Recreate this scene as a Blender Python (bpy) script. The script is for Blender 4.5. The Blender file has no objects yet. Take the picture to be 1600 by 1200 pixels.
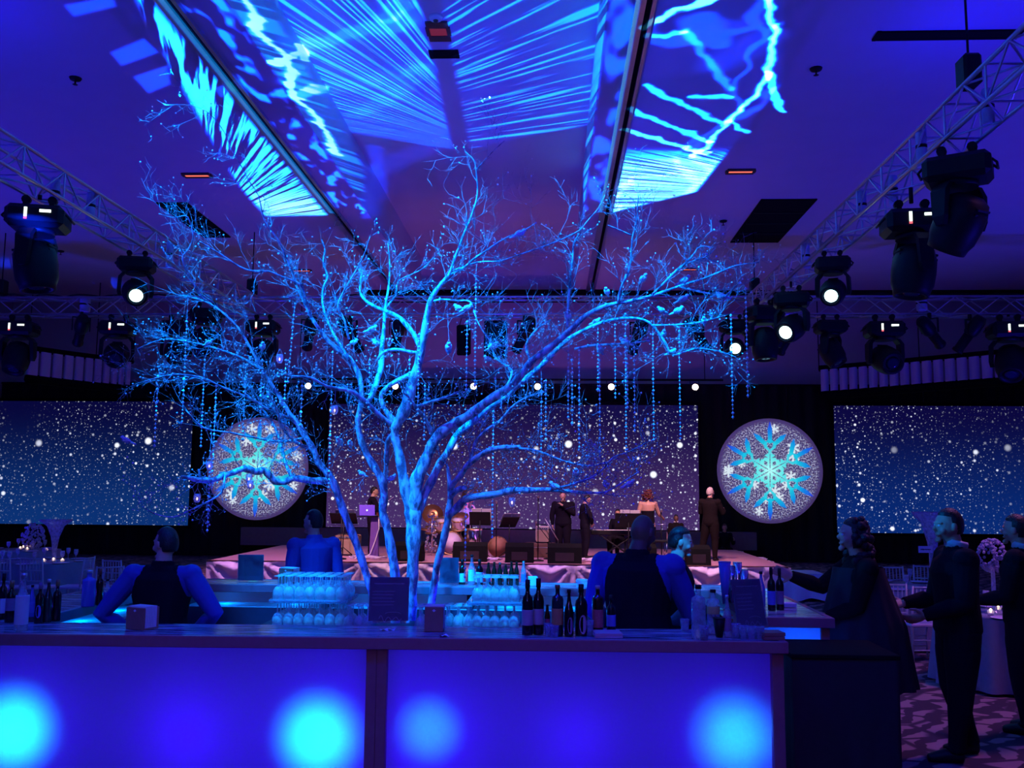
import bpy, bmesh, math, random
import numpy as np
from mathutils import Vector, Matrix, Quaternion
R = random.Random(7)
PI = math.pi
scene = bpy.context.scene
COL = scene.collection

# ------------------------------------------------------------------ camera
FPX, CAMH = 1443.0, 2.05
def _n(v):
    v = np.array(v, float); return v / np.linalg.norm(v)
_dy = _n((62, -164, -FPX)); _Z = _n(np.cross((1, -.0079, 0.), _dy)); _X = np.cross(_dy, _Z)
CM = np.array([_X, _dy, _Z]).T                     # world axes seen in camera axes
cam_data = bpy.data.cameras.new('camera'); cam_data.sensor_width = 36; cam_data.lens = 36 * FPX / 1600
cam_data.clip_end = 200
cam = bpy.data.objects.new('camera', cam_data); COL.objects.link(cam)
_m = Matrix(CM.T.tolist()).to_4x4(); _m.translation = (0, 0, CAMH); cam.matrix_world = _m
scene.camera = cam
def ray(px, py): return CM.T @ np.array((px - 800., 600. - py, -FPX))
def atY(px, py, Y):
    r = ray(px, py); return Vector(r * (Y / r[1]) + np.array((0, 0, CAMH)))
def atZ(px, py, z):
    r = ray(px, py); return Vector(r * ((z - CAMH) / r[2]) + np.array((0, 0, CAMH)))
def atX(px, py, x):
    r = ray(px, py); return Vector(r * (x / r[0]) + np.array((0, 0, CAMH)))

# ------------------------------------------------------------------ colour management
scene.view_settings.view_transform = 'Standard'; scene.view_settings.look = 'None'
scene.view_settings.exposure = 0.0; scene.view_settings.gamma = 1.0; scene.view_settings.use_curve_mapping = False
scene.cycles.max_bounces = 8; scene.cycles.transparent_max_bounces = 24
scene.cycles.sample_clamp_indirect = 3.0; scene.cycles.use_denoising = True
scene.cycles.caustics_reflective = False; scene.cycles.caustics_refractive = False
w = bpy.data.worlds.new('world'); scene.world = w; w.use_nodes = True
w.node_tree.nodes['Background'].inputs[0].default_value = (.02, .02, .3, 1)
w.node_tree.nodes['Background'].inputs[1].default_value = .02

# ------------------------------------------------------------------ lights
def lamp(name, kind, loc, energy, col, target=None, size=.1, angle=60, blend=.5, sy=None):
    L = bpy.data.lights.new(name, kind); L.energy = energy; L.color = col
    if kind == 'AREA':
        L.size = size
        if sy: L.shape = 'RECTANGLE'; L.size_y = sy
    else: L.shadow_soft_size = size
    if kind == 'SPOT': L.spot_size = math.radians(angle); L.spot_blend = blend
    o = bpy.data.objects.new(name, L); COL.objects.link(o); o.location = loc
    if target is not None:
        o.rotation_euler = (Vector(target) - Vector(loc)).to_track_quat('-Z', 'Y').to_euler()
    return o
BLUE = (.03, .014, 1.0); DEEP = (.005, .004, 1.0); CYAN = (0, .40, 1.0); ICE = (.10, .62, 1.0)
PURP = (.40, .10, 1.0); WARM = (1.0, .50, .42); PINK = (1.0, .42, .75)
# blue house wash: floor uplights along the room sides, unseen ones added for the coffer
lamp('uplight', 'SPOT', (-13.5, 8, .4), 1250, BLUE, (-9, 10, 8), .3, 130, .8)
lamp('uplight', 'SPOT', (-13.5, 17, .4), 1000, BLUE, (-9, 17, 8), .3, 130, .8)
lamp('uplight', 'SPOT', (10.5, 9, .4), 1250, BLUE, (7, 11, 8), .3, 130, .8)
lamp('uplight', 'SPOT', (11.5, 18, .4), 900, BLUE, (8, 18, 8), .3, 130, .8)
lamp('uplight', 'SPOT', (-1.2, 1.0, .6), 1100, BLUE, (-1.2, 5.5, 8), .4, 84, .8)
lamp('uplight', 'SPOT', (-1.7, 13.0, .3), 1000, BLUE, (-1.7, 18.5, 9), .3, 84, .9)
# truss-top fixtures pointing at the ceiling
lamp('truss_uplight', 'SPOT', (-7.1, 10.2, 6.55), 70, DEEP, (-7.6, 10.4, 8), .15, 150, 1)
lamp('truss_uplight', 'SPOT', (5.2, 8.6, 6.55), 95, DEEP, (5.6, 8.9, 8), .15, 150, 1)
lamp('truss_uplight', 'SPOT', (5.2, 11.2, 6.55), 70, DEEP, (5.4, 11.4, 8), .15, 150, 1)
# moving heads and added narrow beams washing the tree in cyan from above, deep blue fill from both side trusses
KEY = (0, .24, 1.0)
for src, aim, e, an in (((-4.6, 4.6, 7.7), (-2.7, 6.9, 3.8), 9000, 24), ((-2.3, 3.6, 7.6), (-1.05, 7.1, 3.75), 13000, 19), ((-.3, 3.2, 7.8), (.75, 6.9, 4.15), 12000, 20), ((-1.6, 3.4, 6.6), (-1.02, 7.05, 2.02), 4000, 5.5), ((.8, 3.4, 6.6), (-.15, 6.8, 2.2), 3200, 9.5), ((-2.7, 3.4, 6.6), (-2.15, 6.95, 2.12), 3000, 8.5)):
    lamp('tree_key', 'SPOT', src, e, KEY, aim, .05, an, .45)
lamp('tree_back', 'SPOT', (-6.9, 15.8, 5.4), 500, KEY, (-1.6, 7.2, 3.2), .12, 34, .5)
lamp('tree_back', 'SPOT', (4.5, 15.0, 5.4), 500, KEY, (-.4, 7.2, 3.2), .12, 34, .5)
lamp('tree_fill', 'SPOT', (-6.9, 5.0, 5.8), 240, DEEP, (-1.0, 7.2, 2.2), .12, 60, .8)
lamp('tree_fill', 'SPOT', (4.6, 3.6, 5.8), 240, DEEP, (-.4, 7.2, 2.0), .12, 60, .8)
lamp('tree_side', 'SPOT', (-6.9, 6.3, 5.9), 5200, KEY, (.9, 6.8, 3.0), .05, 15, .5)  # unseen beam added to brighten the hanging strands
lamp('bar_fill', 'SPOT', (-2.2, 3.2, 6.6), 420, DEEP, (-1.6, 6.2, 1.1), .15, 62, .7)  # unseen deep blue spots added to saturate the bar top
lamp('bar_fill', 'SPOT', (.6, 3.2, 6.6), 420, DEEP, (.2, 6.2, 1.1), .15, 62, .7)
lamp('tree_uplight', 'SPOT', (-1.9, 6.9, .25), 110, DEEP, (-1.2, 7.3, 3.5), .08, 100, .6)
lamp('tree_uplight', 'SPOT', (-.4, 6.9, .25), 110, DEEP, (-.7, 7.3, 3.5), .08, 100, .6)
# band lights on the cross truss
for x, c, e in ((-6.5, PINK, 2600), (-3.5, WARM, 2400), (-.5, PINK, 2400), (2.5, WARM, 2400), (3.7, PINK, 1500)):
    lamp('stage_spot', 'SPOT', (x, 18.2, 5.5), e * .52, c, (x * .95, 21.6, .2), .1, 56, .8)
lamp('wall_wash', 'SPOT', (-1.5, 22.5, 1.0), 420, (.42, .11, .85), (-1.5, 28, 7), .3, 120, .9)
lamp('floor_wash', 'SPOT', (5.5, 9.5, 6.0), 700, (.62, .2, .6), (4.4, 9.0, 0), .4, 80, .9)
lamp('bar_edge_fill', 'SPOT', (-.6, -1.2, 3.4), 60, (1.0, .30, .30), (-.7, 5.6, 1.0), .2, 50, .8)  # unseen warm spot added behind the camera to brown the bar edge
lamp('front_fill', 'AREA', (0, -1.5, 6.5), 9, (1.0, .32, .42), (0, 7, 0), 3.0)  # faint pink area light added above and behind the camera as fill

# gobo projector: streaks and lightning thrown on the ceiling, masked on the plane z = 8
GL = Vector((-1.8, .6, 3.3)); GZ = 8.0
def gp(p):                                          # where the beam through world point p meets z = 8
    d = Vector(p) - GL; t = (GZ - GL.z) / d.z; return (GL.x + d.x * t, GL.y + d.y * t)
class NT:
    def __init__(s, nt): s.nt = nt
    def _set(s, sock, v):
        if isinstance(v, (int, float)): sock.default_value = v
        elif isinstance(v, (tuple, list)): sock.default_value = v
        else: s.nt.links.new(v, sock)
    def m(s, op, a, b=0.0, c=None, clamp=False):
        n = s.nt.nodes.new('ShaderNodeMath'); n.operation = op; n.use_clamp = clamp
        s._set(n.inputs[0], a); s._set(n.inputs[1], b)
        if c is not None: s._set(n.inputs[2], c)
        return n.outputs[0]
    def step(s, x, lo, hi):                         # smoothstep
        n = s.nt.nodes.new('ShaderNodeMapRange'); n.interpolation_type = 'SMOOTHSTEP'
        s._set(n.inputs[0], x); n.inputs[1].default_value = lo; n.inputs[2].default_value = hi
        return n.outputs[0]
    def xyz(s, x, y, z=0.0):
        n = s.nt.nodes.new('ShaderNodeCombineXYZ')
        for i, v in enumerate((x, y, z)): s._set(n.inputs[i], v)
        return n.outputs[0]
    def noise(s, vec, scale, detail=2.0, out=0):
        n = s.nt.nodes.new('ShaderNodeTexNoise'); s._set(n.inputs['Vector'], vec)
        n.inputs['Scale'].default_value = scale; n.inputs['Detail'].default_value = detail
        return n.outputs[out]
    def half(s, u, v, p, q, soft=.06):              # 1 on the left of the directed line p -> q
        dx, dy = q[0] - p[0], q[1] - p[1]; L = math.hypot(dx, dy); nx, ny = -dy / L, dx / L
        d = s.m('ADD', s.m('MULTIPLY', u, nx), s.m('MULTIPLY_ADD', v, ny, -(nx * p[0] + ny * p[1])))
        return s.step(d, -soft, soft)
    def poly(s, u, v, pts, soft=.06):               # convex polygon mask, anticlockwise
        a = sum(pts[i][0] * pts[(i + 1) % len(pts)][1] - pts[(i + 1) % len(pts)][0] * pts[i][1] for i in range(len(pts)))
        if a < 0: pts = pts[::-1]
        r = None
        for i in range(len(pts)):
            h = s.half(u, v, pts[i], pts[(i + 1) % len(pts)], soft)
            r = h if r is None else s.m('MULTIPLY', r, h)
        return r
    def seg(s, u, v, p, q, w, soft=.5):             # soft thick segment
        dx, dy = q[0] - p[0], q[1] - p[1]; L2 = dx * dx + dy * dy + 1e-9
        pu = s.m('SUBTRACT', u, p[0]); pv = s.m('SUBTRACT', v, p[1])
        t = s.m('ADD', s.m('MULTIPLY', pu, dx / L2), s.m('MULTIPLY', pv, dy / L2), clamp=True)
        ex = s.m('SUBTRACT', pu, s.m('MULTIPLY', t, dx)); ey = s.m('SUBTRACT', pv, s.m('MULTIPLY', t, dy))
        d = s.m('SQRT', s.m('ADD', s.m('MULTIPLY', ex, ex), s.m('MULTIPLY', ey, ey)))
        n = s.nt.nodes.new('ShaderNodeMapRange'); n.interpolation_type = 'SMOOTHSTEP'
        s._set(n.inputs[0], d); n.inputs[1].default_value = w; n.inputs[2].default_value = w * soft
        return n.outputs[0]
CZ = 9.1                                            # coffer height
def A8(px, py): return gp(atZ(px, py, 8.0))
def A9(px, py): return gp(atZ(px, py, CZ))
def gobo():
    g = lamp('gobo_projector', 'SPOT', GL, 4000.0, (1, 1, 1), None, 0.0, 168, .05)
    g.rotation_euler = (PI, 0, 0); L = g.data; L.use_nodes = True
    nt = L.node_tree; N = NT(nt); em = [n for n in nt.nodes if n.type == 'EMISSION'][0]
    geo = nt.nodes.new('ShaderNodeNewGeometry'); sp = nt.nodes.new('ShaderNodeSeparateXYZ')
    nt.links.new(geo.outputs['Normal'], sp.inputs[0]); dx, dy, dz = sp.outputs
    k = GZ - GL.z
    u = N.m('MULTIPLY_ADD', N.m('DIVIDE', dx, dz), k, GL.x); v = N.m('MULTIPLY_ADD', N.m('DIVIDE', dy, dz), k, GL.y)
    def fan(c, freq, thr, seed, rfreq=.35, soft=.04):   # radial streaks about c
        a = N.m('ARCTAN2', N.m('SUBTRACT', v, c[1]), N.m('SUBTRACT', u, c[0]))
        du = N.m('SUBTRACT', u, c[0]); dv = N.m('SUBTRACT', v, c[1])
        r = N.m('SQRT', N.m('ADD', N.m('MULTIPLY', du, du), N.m('MULTIPLY', dv, dv)))
        n = N.noise(N.xyz(N.m('MULTIPLY', a, freq), N.m('MULTIPLY', r, rfreq), seed), 1.0, 3.0)
        return N.step(n, thr - soft, thr + soft), n
    tot = None
    def add(x, gain=1.0):
        nonlocal tot
        x = N.m('MULTIPLY', x, gain); tot = x if tot is None else N.m('ADD', tot, x)
    # left fan, outside the left track
    mA = N.poly(u, v, [(-4.95, 9.0), (-4.95, 19.6), A8(415, 338), A8(330, 240), A8(258, 90)], .08)
    sA, nA = fan((-7.9, 20.3), 62, .50, 1.0, .5, .03); add(N.m('MULTIPLY', mA, sA), .62)
    add(N.m('MULTIPLY', mA, N.m('MULTIPLY', N.step(v, 16.8, 19.4), sA)), .22)
    # coffer, left and right halves
    def fit(p1, q1, p2, q2):                        # crossing of two streak directions
        (x1, y1), (x2, y2), (x3, y3), (x4, y4) = p1, q1, p2, q2
        d = (x1 - x2) * (y3 - y4) - (y1 - y2) * (x3 - x4)
        a, b = x1 * y2 - y1 * x2, x3 * y4 - y3 * x4
        return ((a * (x3 - x4) - (x1 - x2) * b) / d, (a * (y3 - y4) - (y1 - y2) * b) / d)
    cB = fit(A9(540, 210), A9(705, 230), A9(480, 120), A9(690, 200))
    cC = fit(A9(735, 215), A9(910, 190), A9(720, 110), A9(930, 30))
    far = [A9(540, 206), A9(708, 234)]
    mB = N.m('MULTIPLY', N.half(u, v, A9(655, 0), A9(708, 234), .06), N.m('MULTIPLY', N.half(u, v, A9(708, 234), A9(540, 206), .06), N.step(u, -3.66, -3.58)))
    sB, nB = fan(cB, 95, .555, 4.0, .05, .03); add(N.m('MULTIPLY', mB, sB), .40); add(mB, .075)
    add(N.m('MULTIPLY', mB, N.step(u, A9(640, 150)[0], A9(470, 150)[0])), .04)
    mC = N.m('MULTIPLY', N.half(u, v, A9(735, 232), A9(690, 0), .06), N.m('MULTIPLY', N.half(u, v, A9(912, 196), A9(735, 232), .06), N.step(u, .28, .22)))
    sC, nC = fan(cC, 105, .565, 9.0, .35, .03); add(N.m('MULTIPLY', mC, sC), .40); add(mC, .045)
    # the coffer's side walls, chopped strips
    st1, _ = fan((-20, 8.0), 90, .5, 12.0, .02)
    mW = N.poly(u, v, [gp((-4.02, 7.5, 8.0)), gp((-4.02, 19.0, 8.0)), gp((-4.02, 19.0, 8.85)), gp((-4.02, 7.5, 8.85))], .05)
    add(N.m('MULTIPLY', mW, st1), .38)
    mW2 = N.poly(u, v, [gp((.67, 7.5, 8.0)), gp((.67, 19.6, 8.0)), gp((.67, 19.6, 9.0)), gp((.67, 7.5, 9.0))], .05)
    st2, _ = fan((20, 8.0), 70, .47, 14.0, .02); add(N.m('MULTIPLY', mW2, st2), .5)
    # right patch, outside the right track
    mD = N.poly(u, v, [(1.28, 9), A8(1225, -20), A8(1222, 130), A8(1088, 300), (1.28, 19.5)], .05)
    far_d = N.m('MULTIPLY', mD, N.step(v, 15.6, 16.4))
    cD = fit(A8(960, 330), A8(1085, 322), A8(975, 232), A8(1095, 257))
    sD, nD = fan(cD, 110, .47, 21.0, .3); add(N.m('MULTIPLY', far_d, sD), .8)
    vn = nt.nodes.new('ShaderNodeTexVoronoi'); vn.feature = 'DISTANCE_TO_EDGE'; vn.inputs['Scale'].default_value = .62
    nz = N.noise(N.xyz(u, v, 2.0), .8, 2.0, 1)
    mix = nt.nodes.new('ShaderNodeVectorMath'); mix.operation = 'MULTIPLY_ADD'
    nt.links.new(nz, mix.inputs[0]); mix.inputs[1].default_value = (1.1, 1.1, 0); nt.links.new(N.xyz(u, N.m('MULTIPLY', v, .45), 0.0), mix.inputs[2])
    nt.links.new(mix.outputs[0], vn.inputs['Vector'])
    add(N.m('MULTIPLY', mD, N.step(vn.outputs['Distance'], .05, .01)), .16)
    add(mD, .02)
    # lightning strokes and soft bars: (pixels on z=8 or coffer, half width, gain, softness)
    wn = nt.nodes.new('ShaderNodeSeparateColor'); nt.links.new(N.noise(N.xyz(u, v, 5.0), 2.2, 3.0, 1), wn.inputs[0])
    uw = N.m('MULTIPLY_ADD', wn.outputs[0], .30, N.m('SUBTRACT', u, .15)); vw = N.m('MULTIPLY_ADD', wn.outputs[1], .45, N.m('SUBTRACT', v, .22))
    def line(pts, f, w_, gain, soft=.45):
        q = [f(*p) for p in pts]; r = None
        for a, b in zip(q, q[1:]):
            x = N.seg(uw, vw, a, b, w_, soft); r = x if r is None else N.m('MAXIMUM', r, x)
        add(r, gain)
    line([(1082, 246), (1100, 232), (1118, 214), (1130, 196), (1148, 182), (1166, 160), (1180, 148), (1200, 116), (1212, 70), (1200, 0)], A8, .09, .75, .2)
    line([(1200, 116), (1222, 172)], A8, .09, .6); line([(1140, 190), (1166, 208)], A8, .07, .5)
    line([(1012, 136), (1060, 158), (1122, 192)], A8, .10, .5); line([(1000, 48), (1060, 18), (1130, -5)], A8, .09, .75)
    line([(985, 172), (1040, 196), (1110, 222)], A8, .09, .55); line([(975, 204), (1040, 222), (1105, 238)], A8, .09, .7)
    line([(1070, 50), (1140, 140)], A8, .12, .28, .2); line([(1010, 60), (1068, 52)], A8, .09, .45)
    line([(1080, 150), (1140, 152)], A8, .09, .5); line([(1120, 100), (1190, 60)], A8, .45, .07, .2)
    wl = lambda px, py: gp(atX(px, py, -4.02))
    line([(385, -10), (403, 60), (428, 74), (446, 92), (452, 130), (468, 158), (498, 190), (512, 214), (520, 240)], wl, .075, .95, .2)
    line([(446, 92), (470, 72), (474, 92)], wl, .06, .8); line([(424, 100), (446, 92)], wl, .06, .8)
    line([(472, 155), (500, 135)], wl, .1, .6)
    line([(468, 74), (540, 55), (636, 34)], A9, .26, .22, .4); line([(480, 145), (560, 132), (660, 104)], A9, .26, .10, .3)
    line([(560, 180), (610, 150), (660, 110)], A9, .26, .13, .3); line([(585, 270), (620, 250), (665, 232)], A9, .4, .05, .2)
    line([(575, 340), (568, 270), (556, 215)], A8, .2, .10, .2); line([(596, 26), (630, 12)], A9, .2, .2, .5)
    # soft bars outside on the left, and bars on the soffit beside the track
    for q4 in (((100, 8), (175, -6), (182, 10), (115, 26)), ((172, 82), (225, 60), (248, 82), (190, 103)), ((208, 120), (262, 102), (266, 132), (232, 146)), ((335, 138), (380, 122), (385, 138), (345, 152))):
        add(N.poly(u, v, [A8(*p) for p in q4], .04), .16)
    line([(20, 410), (0, 412)], A8, .8, .05, .1); line([(130, 405), (165, 445)], A8, .7, .07, .1)
    mS = N.poly(u, v, [(-4.6, 8), (-4.05, 8), (-4.05, 19.5), (-4.6, 19.5)], .04)
    sv = N.noise(N.xyz(N.m('MULTIPLY', u, 4.5), N.m('MULTIPLY', v, 1.9), 31.0), 1.0, 1.0)
    add(N.m('MULTIPLY', mS, N.step(sv, .50, .64)), .34)
    mT = N.poly(u, v, [(.7, 8), (1.05, 8), (1.05, 19.4), (.7, 19.4)], .03)
    add(N.m('MULTIPLY', mT, N.step(N.noise(N.xyz(N.m('MULTIPLY', u, 3.), N.m('MULTIPLY', v, 1.1), 3.0), 1.0, 1.0), .42, .60)), .25)
    mE = N.poly(u, v, [(-4.86, 8), (-4.74, 8), (-4.74, 19.5), (-4.86, 19.5)], .02); add(mE, .45)
    mF = N.poly(u, v, [(1.02, 8), (1.10, 8), (1.10, 19.5), (1.02, 19.5)], .02); add(mF, .5)
    tot = N.m('MAXIMUM', tot, 0.0)
    # colour climbs from blue through cyan to ice white
    cr = nt.nodes.new('ShaderNodeValToRGB'); e = cr.color_ramp.elements
    e[0].position = 0; e[0].color = (0, 0, 0, 1); e[1].position = 1; e[1].color = (.42, 1, 1, 1)
    for p_, c_ in ((.10, (.001, .010, .34, 1)), (.25, (.0, .06, .92, 1)), (.42, (.0, .30, 1, 1)), (.7, (.02, .62, 1, 1))):
        x = e.new(p_); x.color = c_
    nt.links.new(tot, cr.inputs[0])
    nt.links.new(cr.outputs[0], em.inputs['Color'])
    fall = N.m('POWER', N.m('MAXIMUM', dz, .12), -3.0)
    nt.links.new(N.m('MULTIPLY', fall, GOBO_STRENGTH), em.inputs['Strength'])
GOBO_STRENGTH = .9
gobo()

# ------------------------------------------------------------------ mesh helpers
class MB:
    def __init__(s): s.v = []; s.f = []; s.sm = []; s.mi = []; s.cur = 0
    def _add(s, vs, fs, smooth=False):
        b = len(s.v); s.v += [tuple(p) for p in vs]
        s.f += [tuple(i + b for i in f) for f in fs]; s.sm += [smooth] * len(fs); s.mi += [s.cur] * len(fs); return s
    def box(s, c, d, rot=None, taper=1.0):
        x, y, z = d[0] / 2, d[1] / 2, d[2] / 2; t = taper
        vs = [Vector(p) for p in ((-x, -y, -z), (x, -y, -z), (x, y, -z), (-x, y, -z), (-x * t, -y * t, z), (x * t, -y * t, z), (x * t, y * t, z), (-x * t, y * t, z))]
        if rot: vs = [rot @ p for p in vs]
        return s._add([p + Vector(c) for p in vs], [(0, 3, 2, 1), (4, 5, 6, 7), (0, 1, 5, 4), (1, 2, 6, 5), (2, 3, 7, 6), (3, 0, 4, 7)])
    def bbox(s, c, d, b=.01, rot=None):             # box with chamfered edges
        x, y, z = d[0] / 2, d[1] / 2, d[2] / 2; vs = []; idx = {}
        for sx in (-1, 1):
            for sy in (-1, 1):
                for sz in (-1, 1):
                    for k in range(3):
                        p = [sx * x, sy * y, sz * z]; q = [sx * (x - b), sy * (y - b), sz * (z - b)]
                        q[k] = p[k]; idx[(sx, sy, sz, k)] = len(vs); vs.append(Vector(q))
        fs = []
        for k in range(3):
            a, c2 = [i for i in range(3) if i != k]
            for sg in (-1, 1):
                f = []
                for (i, j) in ((-1, -1), (1, -1), (1, 1), (-1, 1)):
                    t = [0, 0, 0]; t[k] = sg; t[a] = i; t[c2] = j; f.append(idx[(*t, k)])
                fs.append(f)
            for i in (-1, 1):
                for j in (-1, 1):
                    t = [0, 0, 0]; t[a] = i; t[c2] = j; t[k] = -1; u_ = tuple(t); t[k] = 1; w_ = tuple(t)
                    fs.append([idx[(*u_, a)], idx[(*w_, a)], idx[(*w_, c2)], idx[(*u_, c2)]])
        for sx in (-1, 1):
            for sy in (-1, 1):
                for sz in (-1, 1): fs.append([idx[(sx, sy, sz, k)] for k in range(3)])
        out = []
        for f in fs:
            cen = sum((vs[i] for i in f), Vector()) / len(f); nrm = (vs[f[1]] - vs[f[0]]).cross(vs[f[2]] - vs[f[0]])
            out.append(f if nrm.dot(cen) > 0 else f[::-1])
        if rot: vs = [rot @ p for p in vs]
        return s._add([p + Vector(c) for p in vs], out)
    def cyl(s, p0, p1, r0, r1=None, n=10, caps=True):
        return s.tube([p0, p1], [r0, r0 if r1 is None else r1], n, caps)
    def tube(s, pts, rad, n=6, caps=True, smooth=True):
        pts = [Vector(p) for p in pts]
        if isinstance(rad, (int, float)): rad = [rad] * len(pts)
        vs = []; prev = None
        for i, p in enumerate(pts):
            t = (pts[min(i + 1, len(pts) - 1)] - pts[max(i - 1, 0)])
            if t.length < 1e-9: t = Vector((0, 0, 1))
            t.normalize()
            if prev is None:
                prev = t.orthogonal().normalized()
            prev = prev - t * prev.dot(t)
            if prev.length < 1e-6: prev = t.orthogonal()
            prev.normalize(); q = t.cross(prev)
            vs += [p + (prev * math.cos(2 * PI * k / n) + q * math.sin(2 * PI * k / n)) * rad[i] for k in range(n)]
        fs = [(i * n + k, i * n + (k + 1) % n, (i + 1) * n + (k + 1) % n, (i + 1) * n + k) for i in range(len(pts) - 1) for k in range(n)]
        s._add(vs, fs, smooth); b = len(s.v) - len(vs)
        if caps:
            s.f += [tuple(b + k for k in range(n))[::-1], tuple(b + (len(pts) - 1) * n + k for k in range(n))]; s.sm += [False] * 2; s.mi += [s.cur] * 2
        return s
    def lathe(s, prof, n=16, c=(0, 0, 0), smooth=True, axis=None, sx=1, sy=1):
        c = Vector(c); vs = []
        for r, z in prof:
            for k in range(n):
                p = Vector((r * sx * math.cos(2 * PI * k / n), r * sy * math.sin(2 * PI * k / n), z))
                if axis is not None: p = axis @ p
                vs.append(c + p)
        fs = [(i * n + k, i * n + (k + 1) % n, (i + 1) * n + (k + 1) % n, (i + 1) * n + k) for i in range(len(prof) - 1) for k in range(n)]
        s._add(vs, fs, smooth); b = len(s.v) - len(vs)
        if prof[0][0] > 1e-5: s.f.append(tuple(b + k for k in range(n))[::-1]); s.sm.append(False); s.mi.append(s.cur)
        if prof[-1][0] > 1e-5: s.f.append(tuple(b + (len(prof) - 1) * n + k for k in range(n))); s.sm.append(False); s.mi.append(s.cur)
        return s
    def ell(s, c, r, n=12, m=8, rot=None, fn=None):
        c = Vector(c); vs = []
        for i in range(m + 1):
            th = PI * i / m
            for k in range(n):
                a = 2 * PI * k / n; p = Vector((math.sin(th) * math.cos(a), math.sin(th) * math.sin(a), -math.cos(th)))
                if fn: p = p * fn(p)
                p = Vector((p.x * r[0], p.y * r[1], p.z * r[2]))
                if rot: p = rot @ p
                vs.append(c + p)
        return s._add(vs, [(i * n + k, i * n + (k + 1) % n, (i + 1) * n + (k + 1) % n, (i + 1) * n + k) for i in range(m) for k in range(n)], True)
    def prism(s, poly, axis, h0, h1):               # polygon of (a, b) extruded along axis 0/1/2
        def P(a, b, h):
            q = [0, 0, 0]; o = [i for i in range(3) if i != axis]; q[o[0]] = a; q[o[1]] = b; q[axis] = h; return q
        n = len(poly); vs = [P(a, b, h0) for a, b in poly] + [P(a, b, h1) for a, b in poly]
        return s._add(vs, [tuple(range(n))[::-1], tuple(range(n, 2 * n))] + [(i, (i + 1) % n, n + (i + 1) % n, n + i) for i in range(n)])
    def quad(s, a, b, c, d): return s._add([a, b, c, d], [(0, 1, 2, 3)])
    def grid(s, fn, nu, nv, smooth=True):
        vs = [fn(i / nu, j / nv) for j in range(nv + 1) for i in range(nu + 1)]
        return s._add(vs, [(j * (nu + 1) + i, j * (nu + 1) + i + 1, (j + 1) * (nu + 1) + i + 1, (j + 1) * (nu + 1) + i) for j in range(nv) for i in range(nu)], smooth)
    def mesh(s, name, mats):
        me = bpy.data.meshes.new(name); me.from_pydata(s.v, [], s.f)
        me.polygons.foreach_set('use_smooth', s.sm)
        for m_ in (mats if isinstance(mats, (list, tuple)) else [mats]): me.materials.append(m_)
        if max(s.mi, default=0): me.polygons.foreach_set('material_index', s.mi)
        me.update(); return me
def fix(me):                                        # consistent outward normals
    bm = bmesh.new(); bm.from_mesh(me); bmesh.ops.recalc_face_normals(bm, faces=bm.faces); bm.to_mesh(me); bm.free()
def put(name, mb, m_, parent=None, loc=None, rot=None, kind=None, label=None):
    me = mb.mesh(name, m_) if isinstance(mb, MB) else mb
    if isinstance(mb, MB): fix(me)
    o = bpy.data.objects.new(name, me); COL.objects.link(o)
    if parent is not None: o.parent = parent
    if loc is not None: o.location = loc
    if rot is not None: o.rotation_euler = rot
    if kind: o['kind'] = kind
    if label: o['label'] = label
    return o
def tag(o, label, cat, group=None):
    o['label'] = label; o['category'] = cat
    if group: o['group'] = group
    return o
def thing(name, label, cat, loc=(0, 0, 0), rz=0, group=None, sc=1.0):
    o = bpy.data.objects.new(name, None); COL.objects.link(o); o.location = loc; o.rotation_euler = (0, 0, rz)
    if sc != 1.0: o.scale = (sc, sc, sc)
    o.empty_display_size = .1
    return tag(o, label, cat, group)
def dup(root, loc, rz=None, label=None, group=None, sc=None):
    r = root.copy(); COL.objects.link(r); r.location = loc
    if rz is not None: r.rotation_euler = (0, 0, rz)
    if sc is not None: r.scale = (sc, sc, sc)
    if label: r['label'] = label
    if group: r['group'] = group
    for ch in list(root.children):
        c = ch.copy(); COL.objects.link(c); c.parent = r
        for gch in list(ch.children):
            d = gch.copy(); COL.objects.link(d); d.parent = c
    return r
ORD = ['first', 'second', 'third', 'fourth', 'fifth', 'sixth', 'seventh', 'eighth', 'ninth', 'tenth', 'eleventh', 'twelfth', 'thirteenth', 'fourteenth', 'fifteenth', 'sixteenth', 'seventeenth', 'eighteenth', 'nineteenth', 'twentieth'] 
ORD += ['twenty-' + x for x in ORD[:9]] + ['thirtieth'] + ['thirty-' + x for x in ORD[:9]] + ['fortieth']

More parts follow.
